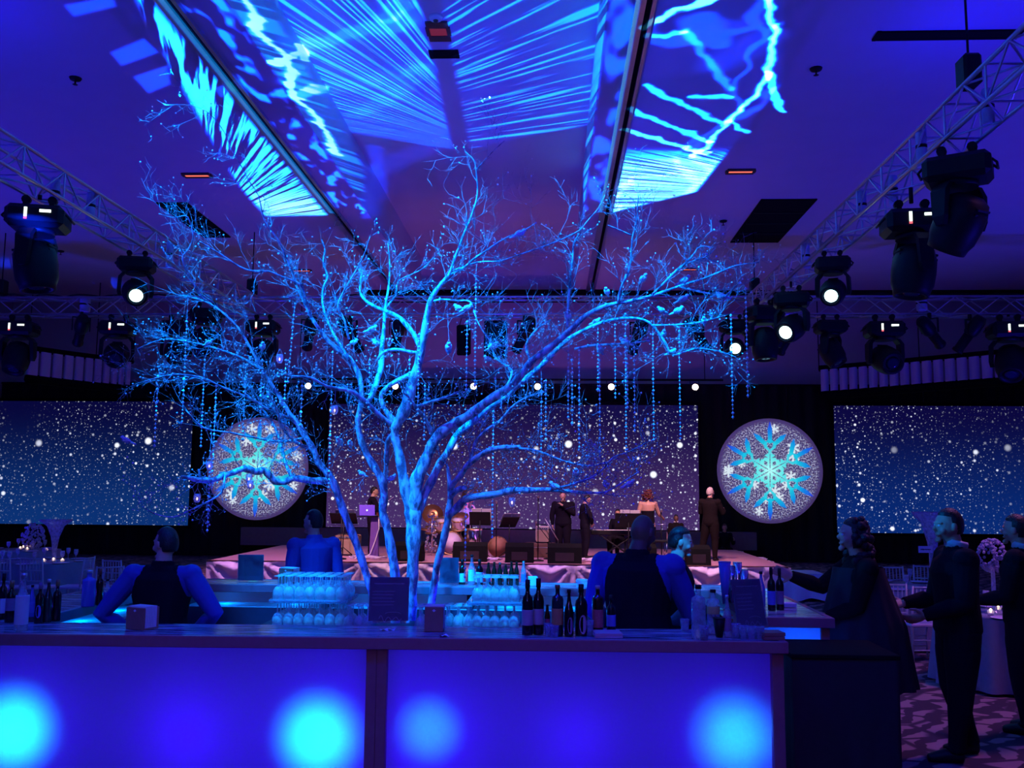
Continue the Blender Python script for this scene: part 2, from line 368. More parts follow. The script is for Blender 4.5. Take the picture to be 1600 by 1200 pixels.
# ------------------------------------------------------------------ materials
def pm(name, col, rough=.6, metal=0., var=.15, scale=12., bump=0., emit=None, es=0., trans=0., alpha=1., spec=.5, ior=1.45):
    m_ = bpy.data.materials.new(name); m_.use_nodes = True; nt = m_.node_tree
    b = nt.nodes['Principled BSDF']; b.inputs['Roughness'].default_value = rough; b.inputs['Metallic'].default_value = metal
    b.inputs['Specular IOR Level'].default_value = spec; b.inputs['Transmission Weight'].default_value = trans
    b.inputs['Alpha'].default_value = alpha; b.inputs['IOR'].default_value = ior
    tc = nt.nodes.new('ShaderNodeTexCoord'); n = nt.nodes.new('ShaderNodeTexNoise'); n.inputs['Scale'].default_value = scale; n.inputs['Detail'].default_value = 4
    nt.links.new(tc.outputs['Object'], n.inputs['Vector'])
    mx = nt.nodes.new('ShaderNodeMix'); mx.data_type = 'RGBA'
    mx.inputs[6].default_value = (*[c * (1 - var) for c in col], 1); mx.inputs[7].default_value = (*[min(1, c * (1 + var)) for c in col], 1)
    nt.links.new(n.outputs[0], mx.inputs[0]); nt.links.new(mx.outputs[2], b.inputs['Base Color'])
    if bump:
        bp = nt.nodes.new('ShaderNodeBump'); bp.inputs['Strength'].default_value = bump; bp.inputs['Distance'].default_value = .02
        nt.links.new(n.outputs[0], bp.inputs['Height']); nt.links.new(bp.outputs[0], b.inputs['Normal'])
    if emit:
        b.inputs['Emission Color'].default_value = (*emit, 1); b.inputs['Emission Strength'].default_value = es
    return m_
def glassy(name, col=(.9, .95, 1), transp=.6, rough=.03):    # thin clear glass: mostly see-through with sharp reflections
    m_ = bpy.data.materials.new(name); m_.use_nodes = True; nt = m_.node_tree; nt.nodes.clear()
    o = nt.nodes.new('ShaderNodeOutputMaterial'); t = nt.nodes.new('ShaderNodeBsdfTransparent'); g = nt.nodes.new('ShaderNodeBsdfGlossy')
    d = nt.nodes.new('ShaderNodeBsdfTranslucent'); df = nt.nodes.new('ShaderNodeBsdfDiffuse')
    for x in (d, df): x.inputs[0].default_value = (*col, 1)
    g.inputs['Roughness'].default_value = rough; t.inputs[0].default_value = (*[.75 + .25 * c for c in col], 1)
    f = nt.nodes.new('ShaderNodeLayerWeight'); f.inputs[0].default_value = .45
    tc = nt.nodes.new('ShaderNodeTexCoord'); n = nt.nodes.new('ShaderNodeTexNoise'); n.inputs['Scale'].default_value = 25
    nt.links.new(tc.outputs['Object'], n.inputs['Vector'])
    a = nt.nodes.new('ShaderNodeMixShader'); nt.links.new(f.outputs['Facing'], a.inputs[0]); nt.links.new(t.outputs[0], a.inputs[1]); nt.links.new(g.outputs[0], a.inputs[2])
    c = nt.nodes.new('ShaderNodeMixShader'); c.inputs[0].default_value = .5; nt.links.new(d.outputs[0], c.inputs[1]); nt.links.new(df.outputs[0], c.inputs[2])
    e = nt.nodes.new('ShaderNodeMixShader'); mr = nt.nodes.new('ShaderNodeMath'); mr.operation = 'MULTIPLY'; mr.inputs[1].default_value = 2 * (1 - transp)
    nt.links.new(n.outputs[0], mr.inputs[0]); nt.links.new(mr.outputs[0], e.inputs[0])
    nt.links.new(a.outputs[0], e.inputs[1]); nt.links.new(c.outputs[0], e.inputs[2]); nt.links.new(e.outputs[0], o.inputs[0])
    return m_
def glow(name, col, st):
    return pm(name, (.02, .02, .02), .5, emit=col, es=st)
M = dict(
    ceil=pm('ceiling_plaster', (.62, .62, .64), .8, 0, .06, 1.5, .05), wall=pm('wall_paint', (.5, .45, .47), .85, 0, .08, 2),
    black=pm('black_metal', (.009, .009, .011), .5, 0, .3, 20, spec=.25), blackm=pm('black_matte', (.007, .007, .008), .9, 0, .3, 15, spec=.1),
    drape=pm('black_velour', (.006, .005, .008), .95, 0, .3, 30), alu=pm('brushed_aluminium', (.62, .63, .66), .32, .85, .15, 40),
    chrome=pm('chrome', (.8, .8, .82), .15, 1, .05, 30), wood=pm('dark_walnut', (.11, .045, .03), .5, 0, .3, 18), 
    white=pm('white_paint', (.8, .8, .8), .5, 0, .05, 10), cloth=pm('white_satin', (.68, .58, .80), .45, 0, .06, 20),
    paper=pm('paper', (.85, .85, .85), .7, 0, .04, 30), skin=pm('skin', (.55, .32, .22), .55, 0, .08, 20), skind=pm('brown_skin', (.16, .08, .05), .55, 0, .1, 20),
    suit=pm('black_suit_cloth', (.008, .006, .013), .9, 0, .25, 60, spec=.1), suitb=pm('charcoal_suit_cloth', (.012, .008, .009), .9, 0, .25, 60, spec=.1),
    shirt=pm('white_shirt_cotton', (.45, .48, .6), .7, 0, .06, 40), shirtb=pm('blue_shirt_cotton', (.035, .05, .38), .7, 0, .1, 40),
    hairk=pm('black_hair', (.012, .009, .008), .5, 0, .4, 80, .3), hairr=pm('auburn_hair', (.10, .018, .012), .5, 0, .4, 80, .5), hairw=pm('grey_hair', (.6, .52, .42), .6, 0, .2, 80, .3),
    brownw=pm('brown_curly_hair', (.03, .016, .014), .6, 0, .4, 60, .5), gold=pm('brass', (.65, .42, .16), .3, .9, .15, 30),
    red=pm('oxblood_shell', (.22, .03, .025), .3, 0, .2, 12), tweed=pm('tan_tweed', (.42, .24, .12), .8, 0, .2, 60, .2),
)
# ================================================================== room shell
XL, XR, YB, YF, CEIL = -17.0, 15.0, 28.0, -3.0, 8.0
def carpet():
    m_ = bpy.data.materials.new('ballroom_carpet'); m_.use_nodes = True; nt = m_.node_tree; N = NT(nt); b = nt.nodes['Principled BSDF']
    b.inputs['Roughness'].default_value = .95; b.inputs['Specular IOR Level'].default_value = .1
    tc = nt.nodes.new('ShaderNodeTexCoord'); mp = nt.nodes.new('ShaderNodeMapping'); mp.inputs['Rotation'].default_value = (0, 0, .5); mp.inputs['Scale'].default_value = (1, 1.6, 1)
    nt.links.new(tc.outputs['Object'], mp.inputs[0])
    wv = nt.nodes.new('ShaderNodeTexWave'); wv.inputs['Scale'].default_value = 1.1; wv.inputs['Distortion'].default_value = 7; wv.inputs['Detail Scale'].default_value = 1.6; nt.links.new(mp.outputs[0], wv.inputs[0])
    vo = nt.nodes.new('ShaderNodeTexVoronoi'); vo.feature = 'DISTANCE_TO_EDGE'; vo.inputs['Scale'].default_value = 1.5; nt.links.new(mp.outputs[0], vo.inputs['Vector'])
    a = N.m('MULTIPLY', N.step(wv.outputs['Fac'], .35, .55), N.step(vo.outputs['Distance'], .02, .08))
    mx = nt.nodes.new('ShaderNodeMix'); mx.data_type = 'RGBA'; mx.inputs[6].default_value = (.06, .035, .06, 1); mx.inputs[7].default_value = (.30, .17, .21, 1)
    nt.links.new(a, mx.inputs[0]); nt.links.new(mx.outputs[2], b.inputs['Base Color']); return m_
def struct(name, mb, m_, **k): return put(name, mb, m_, kind='structure', **k)
struct('floor', MB().box(((XL + XR) / 2, (YB + YF) / 2, -.05), (XR - XL, YB - YF, .1)), carpet())
struct('wall_left', MB().box((XL - .1, (YB + YF) / 2, 4.6), (.2, YB - YF, 9.2)), M['wall'])
struct('wall_right', MB().box((XR + .1, (YB + YF) / 2, 4.6), (.2, YB - YF, 9.2)), M['wall'])
struct('wall_back', MB().box(((XL + XR) / 2, YB + .1, 4.6), (XR - XL, .2, 9.2)), M['wall'])
struct('wall_front', MB().box(((XL + XR) / 2, YF - .1, 4.6), (XR - XL, .2, 9.2)), M['wall'])
CX0, CX1, CYE = -4.02, .67, 27.6
c = MB()
c.box(((XL + CX0) / 2, (YB + YF) / 2, CEIL + .65), (CX0 - XL, YB - YF, 1.3))
c.box(((XR + CX1) / 2, (YB + YF) / 2, CEIL + .65), (XR - CX1, YB - YF, 1.3))
c.box(((CX0 + CX1) / 2, (YB + CYE) / 2, CEIL + .65), (CX1 - CX0, YB - CYE, 1.3))
c.box(((CX0 + CX1) / 2, (CYE + YF) / 2, CZ + .1), (CX1 - CX0, CYE - YF, .2))
struct('ceiling', c, M['ceil'])
# operable-wall tracks let into the soffits
for k, x in enumerate((-4.72, 1.16)):
    t = MB(); t.box((x - .09, 12.2, CEIL - .03), (.13, 30, .06)); t.box((x + .075, 12.2, CEIL - .03), (.05, 30, .06))
    o = struct(f'trim_{k + 1}', t, M['alu'])
    put('track_slot', MB().box((x + .012, 12.2, CEIL - .012), (.075, 30, .02)), M['blackm'], o)
o = struct('trim_3', MB().box((-1.9, 27.35, CEIL - .18), (7.4, .2, .36)), M['blackm'])
o = struct('trim_4', MB().box((7.9, 27.5, CEIL - .1), (13.5, .2, .2)), M['drape'])

# black velour drape along the back wall
def drape_fn(x0, x1, z0, z1, Y):
    n = int((x1 - x0) * 7)
    return MB().grid(lambda a, b: (x0 + (x1 - x0) * a, Y + .06 * math.sin(a * n * 2.2) + .03 * math.sin(a * n * .7 + 1), z0 + (z1 - z0) * b), n * 3, 1)
DRP = thing('stage_drape', 'full width black velour drape hanging behind the screens', 'drape', (0, 27.35, 0))
for k in range(8):
    a, b = XL + .2 + k * (XR - XL - .4) / 8, XL + .2 + (k + 1) * (XR - XL - .4) / 8
    put('drape_panel', drape_fn(a, b, .02, 5.12, 0), M['drape'], DRP)
put('drape_pipe', MB().cyl((XL + .2, 0, 5.14), (XR - .2, 0, 5.14), .03), M['black'], DRP)

# ------------------------------------------------------------------ starfield screens
def starfield(name, top, bot, side, density, gain=1.0, seed=0., dark=0):
    m_ = bpy.data.materials.new(name); m_.use_nodes = True; nt = m_.node_tree; N = NT(nt); b = nt.nodes['Principled BSDF']
    b.inputs['Base Color'].default_value = (.02, .018, .02, 1); b.inputs['Roughness'].default_value = .8; b.inputs['Specular IOR Level'].default_value = .1
    tc = nt.nodes.new('ShaderNodeTexCoord'); sp = nt.nodes.new('ShaderNodeSeparateXYZ'); nt.links.new(tc.outputs['Object'], sp.inputs[0])
    x, _, z = sp.outputs; vec = N.xyz(x, z, seed)
    fade = N.step(N.m('MULTIPLY', x, side), -7.5, 3.0) if side else 1.0
    stars = None
    for sc, rr, g, pw in ((5.2, .20, 1.0, 1.), (2.6, .17, 1.5, 1.2), (1.05, .16, 2.2, 2.0), (9.0, .22, .45, 1.)):
        v = nt.nodes.new('ShaderNodeTexVoronoi'); v.inputs['Scale'].default_value = sc * density; nt.links.new(vec, v.inputs['Vector']); v.voronoi_dimensions = '2D'
        col = nt.nodes.new('ShaderNodeSeparateColor'); nt.links.new(v.outputs['Color'], col.inputs[0])
        rad = N.m('MULTIPLY', N.m('POWER', col.outputs[0], pw), rr)
        q = N.m('SUBTRACT', 1.0, N.m('DIVIDE', v.outputs['Distance'], N.m('MAXIMUM', rad, .004)), clamp=True)
        q = N.m('MULTIPLY', N.m('MULTIPLY', N.step(q, 0, .7), g), N.m('MULTIPLY_ADD', col.outputs[1], .8, .2))
        stars = q if stars is None else N.m('ADD', stars, q)
    cl = N.noise(vec, .35, 3.0); stars = N.m('MULTIPLY', stars, N.step(cl, .28, .58))
    stars = N.m('MULTIPLY', stars, N.m('MULTIPLY_ADD', fade, .75, .25) if side else 1.0)
    g = N.step(z, 1.75, -1.85)
    mx = nt.nodes.new('ShaderNodeMix'); mx.data_type = 'RGBA'; mx.inputs[6].default_value = (*top, 1); mx.inputs[7].default_value = (*bot, 1); nt.links.new(g, mx.inputs[0])
    ad = nt.nodes.new('ShaderNodeMix'); ad.data_type = 'RGBA'; ad.blend_type = 'ADD'; ad.inputs[0].default_value = 1
    sc_ = nt.nodes.new('ShaderNodeVectorMath'); sc_.operation = 'SCALE'; sc_.inputs[0].default_value = (.82, .86, 1.0); nt.links.new(stars, sc_.inputs[3])
    nt.links.new(mx.outputs[2], ad.inputs[6]); nt.links.new(sc_.outputs[0], ad.inputs[7]); nt.links.new(ad.outputs[2], b.inputs['Emission Color']); b.inputs['Emission Strength'].default_value = gain
    return m_
def screen(label, x0, x1, z0, z1, m_):
    t = thing('projection_screen', label, 'screen', ((x0 + x1) / 2, 27.0, (z0 + z1) / 2)); hw, hh = (x1 - x0) / 2, (z1 - z0) / 2
    put('screen_image', MB().box((0, 0, 0), (hw * 2, .03, hh * 2)), m_, t)
    f = MB()
    for s in (-1, 1): f.box((0, .03, s * (hh + .05)), (hw * 2 + .2, .06, .1)); f.box((s * (hw + .05), .03, 0), (.1, .06, hh * 2))
    put('screen_frame', f, M['blackm'], t)
    for s in (-.7, .7): put('leg', MB().box((s * hw, .12, -(hh + z0) / 2 - .03 - hh / 2 + hh / 2 - hh / 2), (.06, .06, z0 - .1 + .0)), M['blackm'], t, loc=(0, 0, -hh - z0 / 2 - (-(hh + z0) / 2 - .03 - hh / 2)))
screen('wide starfield screen on the left beyond the dining tables', -16.6, -10.68, .90, 4.55, starfield('starfield_left', (.002, .002, .040), (.003, .030, .17), 1, 1.15, 1.0, 3.))
screen('middle starfield screen, purple, behind the band', -6.58, 4.24, .90, 4.5, starfield('starfield_middle', (.004, .003, .052), (.060, .026, .135), 0, 1.15, 1.0, 7.))
screen('wide starfield screen on the right above the standing guests', 8.14, 14.7, .88, 4.51, starfield('starfield_right', (.003, .002, .045), (.002, .022, .17), -1, 1.2, 1.0, 12.))
# low backing ledge that catches the stage light under the middle screen
put('trim_5', MB().box((-1.6, 26.85, .62), (14.8, .25, .5)), pm('brown_masking_cloth', (.30, .18, .16), .9), kind='structure')

def snowflake_disc(label, cx, cz, r, seed):
    rr = random.Random(seed)
    t = thing('snowflake_disc', label, 'disc', (cx, 26.9, cz))
    # backing disc with projected frost
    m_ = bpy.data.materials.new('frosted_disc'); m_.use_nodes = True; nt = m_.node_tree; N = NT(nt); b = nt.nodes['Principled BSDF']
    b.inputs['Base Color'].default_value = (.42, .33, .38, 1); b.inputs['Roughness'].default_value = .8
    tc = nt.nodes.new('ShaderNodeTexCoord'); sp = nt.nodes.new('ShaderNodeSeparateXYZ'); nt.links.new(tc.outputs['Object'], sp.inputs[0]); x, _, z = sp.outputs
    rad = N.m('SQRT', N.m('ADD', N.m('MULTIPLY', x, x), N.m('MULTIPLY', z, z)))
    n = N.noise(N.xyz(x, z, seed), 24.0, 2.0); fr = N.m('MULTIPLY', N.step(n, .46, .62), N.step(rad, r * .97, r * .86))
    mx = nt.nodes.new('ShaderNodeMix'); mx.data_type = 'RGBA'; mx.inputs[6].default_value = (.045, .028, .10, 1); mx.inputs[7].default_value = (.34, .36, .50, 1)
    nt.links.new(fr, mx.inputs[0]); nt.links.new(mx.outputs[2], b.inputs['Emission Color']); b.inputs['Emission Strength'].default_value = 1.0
    put('disc', MB().lathe([(0, -.02), (r, -.02), (r, .02), (0, .02)], 64, axis=Matrix.Rotation(PI / 2, 3, 'X'), smooth=False), m_, t)
    # the big flake
    fm = bpy.data.materials.new('flake_light'); fm.use_nodes = True; nt = fm.node_tree; N = NT(nt); b = nt.nodes['Principled BSDF']; b.inputs['Base Color'].default_value = (.05, .1, .1, 1)
    tc = nt.nodes.new('ShaderNodeTexCoord'); sp = nt.nodes.new('ShaderNodeSeparateXYZ'); nt.links.new(tc.outputs['Object'], sp.inputs[0]); x, _, z = sp.outputs
    rad = N.m('DIVIDE', N.m('SQRT', N.m('ADD', N.m('MULTIPLY', x, x), N.m('MULTIPLY', z, z))), r)
    cr = nt.nodes.new('ShaderNodeValToRGB'); e = cr.color_ramp.elements; e[0].color = (.45, 1, .95, 1); e[1].position = .9; e[1].color = (.02, .05, .75, 1)
    for p_, c_ in ((.25, (.12, .85, .85, 1)), (.55, (.01, .55, .75, 1)), (.72, (.005, .25, .80, 1))): q = e.new(p_); q.color = c_
    nt.links.new(rad, cr.inputs[0]); nt.links.new(cr.outputs[0], b.inputs['Emission Color']); b.inputs['Emission Strength'].default_value = .95
    def rp(a, rd, off, rot): # along arm, across arm
        c_, s_ = math.cos(rot), math.sin(rot); return (r * (rd * s_ + off * c_), r * (rd * c_ - off * s_))
    for k in range(6):
        f = MB(); ro = k * PI / 3 + .02
        def poly(pts): f.prism([rp(0, a, b_, ro) for a, b_ in pts], 1, -.045, -.022)
        for s in (-1, 1):
            poly([(.0, s * .01), (.05, s * .055), (.2, s * .042), (.37, s * .025), (.37, s * .005), (.2, s * .012)])    # split spine
            poly([(.16, s * .04), (.20, s * .13), (.25, s * .10), (.24, s * .04)]); poly([(.25, s * .035), (.29, s * .10), (.33, s * .03)])
            # ring halves
            poly([(.36, 0), (.44, s * .11), (.53, s * .11), (.53, s * .06), (.46, s * .055), (.40, 0)]); poly([(.53, s * .11), (.60, s * .02), (.60, 0), (.52, 0), (.54, s * .055), (.53, s * .07)])
            a = math.radians(48); px_, py_ = .50, .08                                                                       # side blades
            def bl(l, wd): return (px_ + l * math.cos(a) - wd * math.sin(a), s * (py_ + l * math.sin(a) + wd * math.cos(a)))
            poly([bl(0, -.035), bl(.20, -.045), bl(.31, 0), bl(.20, .045), bl(0, .035)])
        poly([(.56, -.035), (.80, -.042), (.94, 0), (.80, .042), (.56, .035)])
        put('snowflake_arm', f, fm, t)
    wm = glow('white_flake_light', (.72, .85, .95), .9)
    small = MB()
    for k in range(13):
        a = rr.uniform(0, 2 * PI); d = r * rr.uniform(.38, .82); q = r * rr.uniform(.07, .13); ox, oz = d * math.cos(a), d * math.sin(a)
        for j in range(6):
            t2 = j * PI / 3 + rr.random() * .2; wv = q * .12
            ex, ez = math.sin(t2), math.cos(t2)
            small.prism([(ox - ez * wv, oz + ex * wv), (ox + ez * wv, oz - ex * wv), (ox + ex * q + ez * wv, oz + ez * q - ex * wv), (ox + ex * q - ez * wv, oz + ez * q + ex * wv)], 1, -.034, -.02)
            for s in (-1, 1):
                t3 = t2 + s * .9; bx, bz = ox + ex * q * .6, oz + ez * q * .6; gx, gz = math.sin(t3), math.cos(t3)
                small.prism([(bx - gz * wv, bz + gx * wv), (bx + gz * wv, bz - gx * wv), (bx + gx * q * .35, bz + gz * q * .35)], 1, -.034, -.02)
    put('small_snowflakes', small, wm, t, kind='stuff')
    put('hanging_cable', MB().cyl((-r * .5, .0, r * .8), (-r * .5, .45, 5.13 - cz), .008, n=5), M['black'], t); put('hanging_cable', MB().cyl((r * .5, 0, r * .8), (r * .5, .45, 5.13 - cz), .008, n=5), M['black'], t)
snowflake_disc('round snowflake disc half hidden behind the left branches', -8.63, 2.58, 1.50, 5)
snowflake_disc('round snowflake disc in full view right of the band', 6.25, 2.62, 1.50, 9)

# pleated valances curving out from the back wall
def valance(label, x0, x1, y0, y1, ztop0, ztop1, n, drop):
    t = thing('pleated_valance', label, 'valance', (0, 0, 0))
    for k in range(n):
        a, b = k / n, (k + .84) / n
        def P(q): return (x0 + (x1 - x0) * q, y0 + (y1 - y0) * q ** 1.8, ztop0 + (ztop1 - ztop0) * math.sin(q * PI / 2))
        (xa, ya, za), (xb, yb, zb) = P(a), P(b); dx = xb - xa
        m_ = MB()
        def fn(u, v):
            x = xa + (xb - xa) * u; y = ya + (yb - ya) * u - .10 * math.sin(PI * u); z = za + (zb - za) * u
            return (x, y, z - drop * (1 - v))
        m_.grid(fn, 6, 1)
        m_.grid(lambda u, v: (xa + (xb - xa) * u, ya + (yb - ya) * u - .10 * math.sin(PI * u) + v * .12, za + (zb - za) * u), 6, 1)
        put('pleat', m_, M['cloth'], t)
    m_ = MB(); pts = []
    for k in range(n + 1):
        q = k / n; pts.append((x0 + (x1 - x0) * q, y0 + (y1 - y0) * q ** 1.8 + .15, ztop0 + (ztop1 - ztop0) * math.sin(q * PI / 2) + .06))
    m_.tube(pts, .09, 6); put('valance_rail', m_, M['blackm'], t)
    m_ = MB(); m_.tube([(p[0], p[1] - .02, p[2] - drop - .16) for p in pts], .13, 6); put('lower_rail', m_, M['blackm'], t)
    for q in (0, n // 2, n): put('hanger', MB().cyl(pts[q], (pts[q][0], pts[q][1], CEIL - .003), .015, n=5), M['black'], t)
a0, a1 = atY(1282, 578, 26.6), atY(1640, 553, 24.2)
valance('pleated pale valance above the right starfield screen', a0.x, a1.x, 26.6, 24.2, a0.z, a1.z + .1, 20, .62)
a0, a1 = atY(205, 566, 26.6), atY(40, 552, 24.4)
valance('pleated pale valance above the left starfield screen', a0.x, a1.x, 26.6, 24.4, a0.z, a1.z + .1, 11, .68)

# ceiling fittings
def hatch(label, pts, name='ceiling_vent', cat='vent', zc=None):
    zc = zc or CEIL; q = [atZ(*p, zc) for p in pts]; x0, x1 = min(p.x for p in q), max(p.x for p in q); y0, y1 = min(p.y for p in q), max(p.y for p in q)
    t = thing(name, label, cat, ((x0 + x1) / 2, (y0 + y1) / 2, zc)); hx, hy = (x1 - x0) / 2, (y1 - y0) / 2
    put('dark_opening', MB().box((0, 0, -.012), (hx * 2, hy * 2, .02)), M['blackm'], t)
    f = MB()
    for s in (-1, 1): f.box((s * (hx + .02), 0, -.012), (.05, hy * 2 + .1, .03)); f.box((0, s * (hy + .02), -.012), (hx * 2, .05, .03))
    put('frame', f, M['blackm'], t)
    if hy > .6:
        for k in range(1, 4): put('crossbar', MB().box((0, -hy + k * hy / 2, -.03), (hx * 2, .03, .03)), M['black'], t)
    return t
hatch('black rectangular ceiling opening right of the tree', [(1192, 312), (1270, 312), (1215, 375), (1152, 377)])
hatch('black rectangular ceiling opening left of the tree', [(253, 317), (290, 317), (352, 369), (320, 369)])
hatch('long thin black slot diffuser in the right ceiling', [(1375, 51), (1590, 51), (1585, 56), (1375, 56)], 'slot_diffuser')
hatch('short black slot in the raised ceiling above the tree', [(676, 80), (712, 80), (712, 87), (676, 87)], 'slot_diffuser', 'vent', CZ)
glowr = glow('red_lamp_glow', (1.0, .16, .10), 1.3); glowd = glow('dim_red_glow', (.18, .015, .04), .8)
def recess(label, px, py, w_, m_, z=CEIL, d=.25):
    p = atZ(px, py, z); t = thing('recessed_light', label, 'ceiling light', (p.x, p.y, z))
    put('glowing_slot', MB().box((0, 0, -.012), (w_, d * .4, .016)), m_, t)
    f = MB()
    for s in (-1, 1): f.box((0, s * d * .35, -.015), (w_ + .08, d * .3, .03)); f.box((s * (w_ / 2 + .03), 0, -.015), (.06, d * .4, .03))
    put('trim_ring', f, M['wood'], t)
recess('red glowing recessed light above the left ceiling opening', 308, 273, .46, glowr)
recess('red glowing recessed light above the right ceiling opening', 1157, 267, .44, glowr)
recess('far red recessed light over the left of the tree', 470, 422, .5, glowr); recess('far red recessed light over the right of the tree', 1075, 420, .45, glowr)
recess('dim red square recessed fitting in the raised ceiling', 685, 48, .26, glowd, CZ, .6)
for px, py, l in ((118, 122, 'dark sprinkler head on the upper left ceiling'), (1275, 107, 'dark sprinkler head on the upper right ceiling'), (1470, 386, 'dark sprinkler head beyond the right truss'), (95, 392, 'dark sprinkler head beyond the left truss'), (1130, 345, 'dark sprinkler head beside the right ceiling opening')):
    p = atZ(px, py, CEIL); t = thing('sprinkler', l, 'sprinkler', (p.x, p.y, CEIL))
    put('rosette', MB().lathe([(0, 0), (.09, 0), (.075, -.03), (.03, -.04), (0, -.04)], 12), M['black'], t); put('deflector', MB().lathe([(.012, -.04), (.012, -.09), (.04, -.10), (0, -.10)], 8), M['black'], t)
p = atZ(681, 26, CZ); t = thing('smoke_detector', 'small round detector on the raised ceiling above the tree', 'detector', (p.x, p.y, CZ))
put('ring', MB().lathe([(0, 0), (.11, 0), (.09, -.05), (0, -.06)], 16), M['white'], t); put('sensor', MB().lathe([(0, -.05), (.04, -.06), (.03, -.09), (0, -.1)], 10), M['wood'], t)
# ================================================================== trusses and fixtures
A = .40
brace_cache = {}
def brace_mesh(L):
    k = round(L, 3)
    if k not in brace_cache: brace_cache[k] = MB().cyl((0, 0, -L / 2), (0, 0, L / 2), .014, n=6, caps=False).mesh('brace', M['alu'])
    return brace_cache[k]
def truss(label, p0, axis, length, z, bay, rungs):
    """box truss starting at p0 (low inner corner), running along axis 0 or 1"""
    t = thing('lighting_truss', label, 'truss', (p0[0], p0[1], z))
    d = Vector((1, 0, 0)) if axis == 0 else Vector((0, 1, 0)); s = Vector((0, 1, 0)) if axis == 0 else Vector((1, 0, 0)); u = Vector((0, 0, 1))
    for a in (0, A):
        for b in (0, A): put('chord', MB().cyl(s * a + u * b, s * a + u * b + d * length, .026, n=8), M['alu'], t)
    n = int(length / bay); me = brace_mesh(math.hypot(bay, A)); mr = brace_mesh(A)
    def br(me_, a, b):
        o = bpy.data.objects.new('brace', me_); COL.objects.link(o); o.parent = t; o.location = (a + b) / 2
        o.rotation_mode = 'QUATERNION'; o.rotation_quaternion = (b - a).to_track_quat('Z', 'Y')
    for i in range(n):
        for f, (o0, e) in enumerate(((Vector(), s), (u * A, s), (Vector(), u), (s * A, u))):
            a, b = o0 + d * (i * bay), o0 + d * ((i + 1) * bay)
            if (i + f) % 2: br(me, a + e * A, b)
            else: br(me, a, b + e * A)
            if rungs and i % 2 == 0: br(mr, a, a + e * A)
    return t
TY = 20.7
TLX, TRX = -7.2, 4.41
truss('right side lighting truss running from the top right corner to the stage', (TRX, 3.2), 1, TY - 3.2, 6.0, .5, True)
truss('left side lighting truss running from the left edge to the stage', (TLX, 3.2), 1, TY - 3.2, 6.0, .5, True)
truss('long cross truss spanning the room in front of the stage', (-14.5, TY), 0, 27.5, 6.0, .5, False)
for x, y, l in ((TRX + .2, TY + .2, 'right'), (TLX + .2, TY + .2, 'left'), (TRX + .2, 10, 'right near'), (TLX + .2, 10, 'left near'), (-13, TY + .2, 'outer left'), (11.5, TY + .2, 'outer right')):
    t = thing('chain_hoist', f'chain hoist holding up the {l} end of the trusses', 'hoist', (x, y, 6.4))
    put('hoist_body', MB().bbox((0, 0, .28), (.2, .26, .36), .03), M['black'], t); put('chain', MB().cyl((0, 0, .4), (0, 0, 1.6), .014, n=5), M['black'], t)

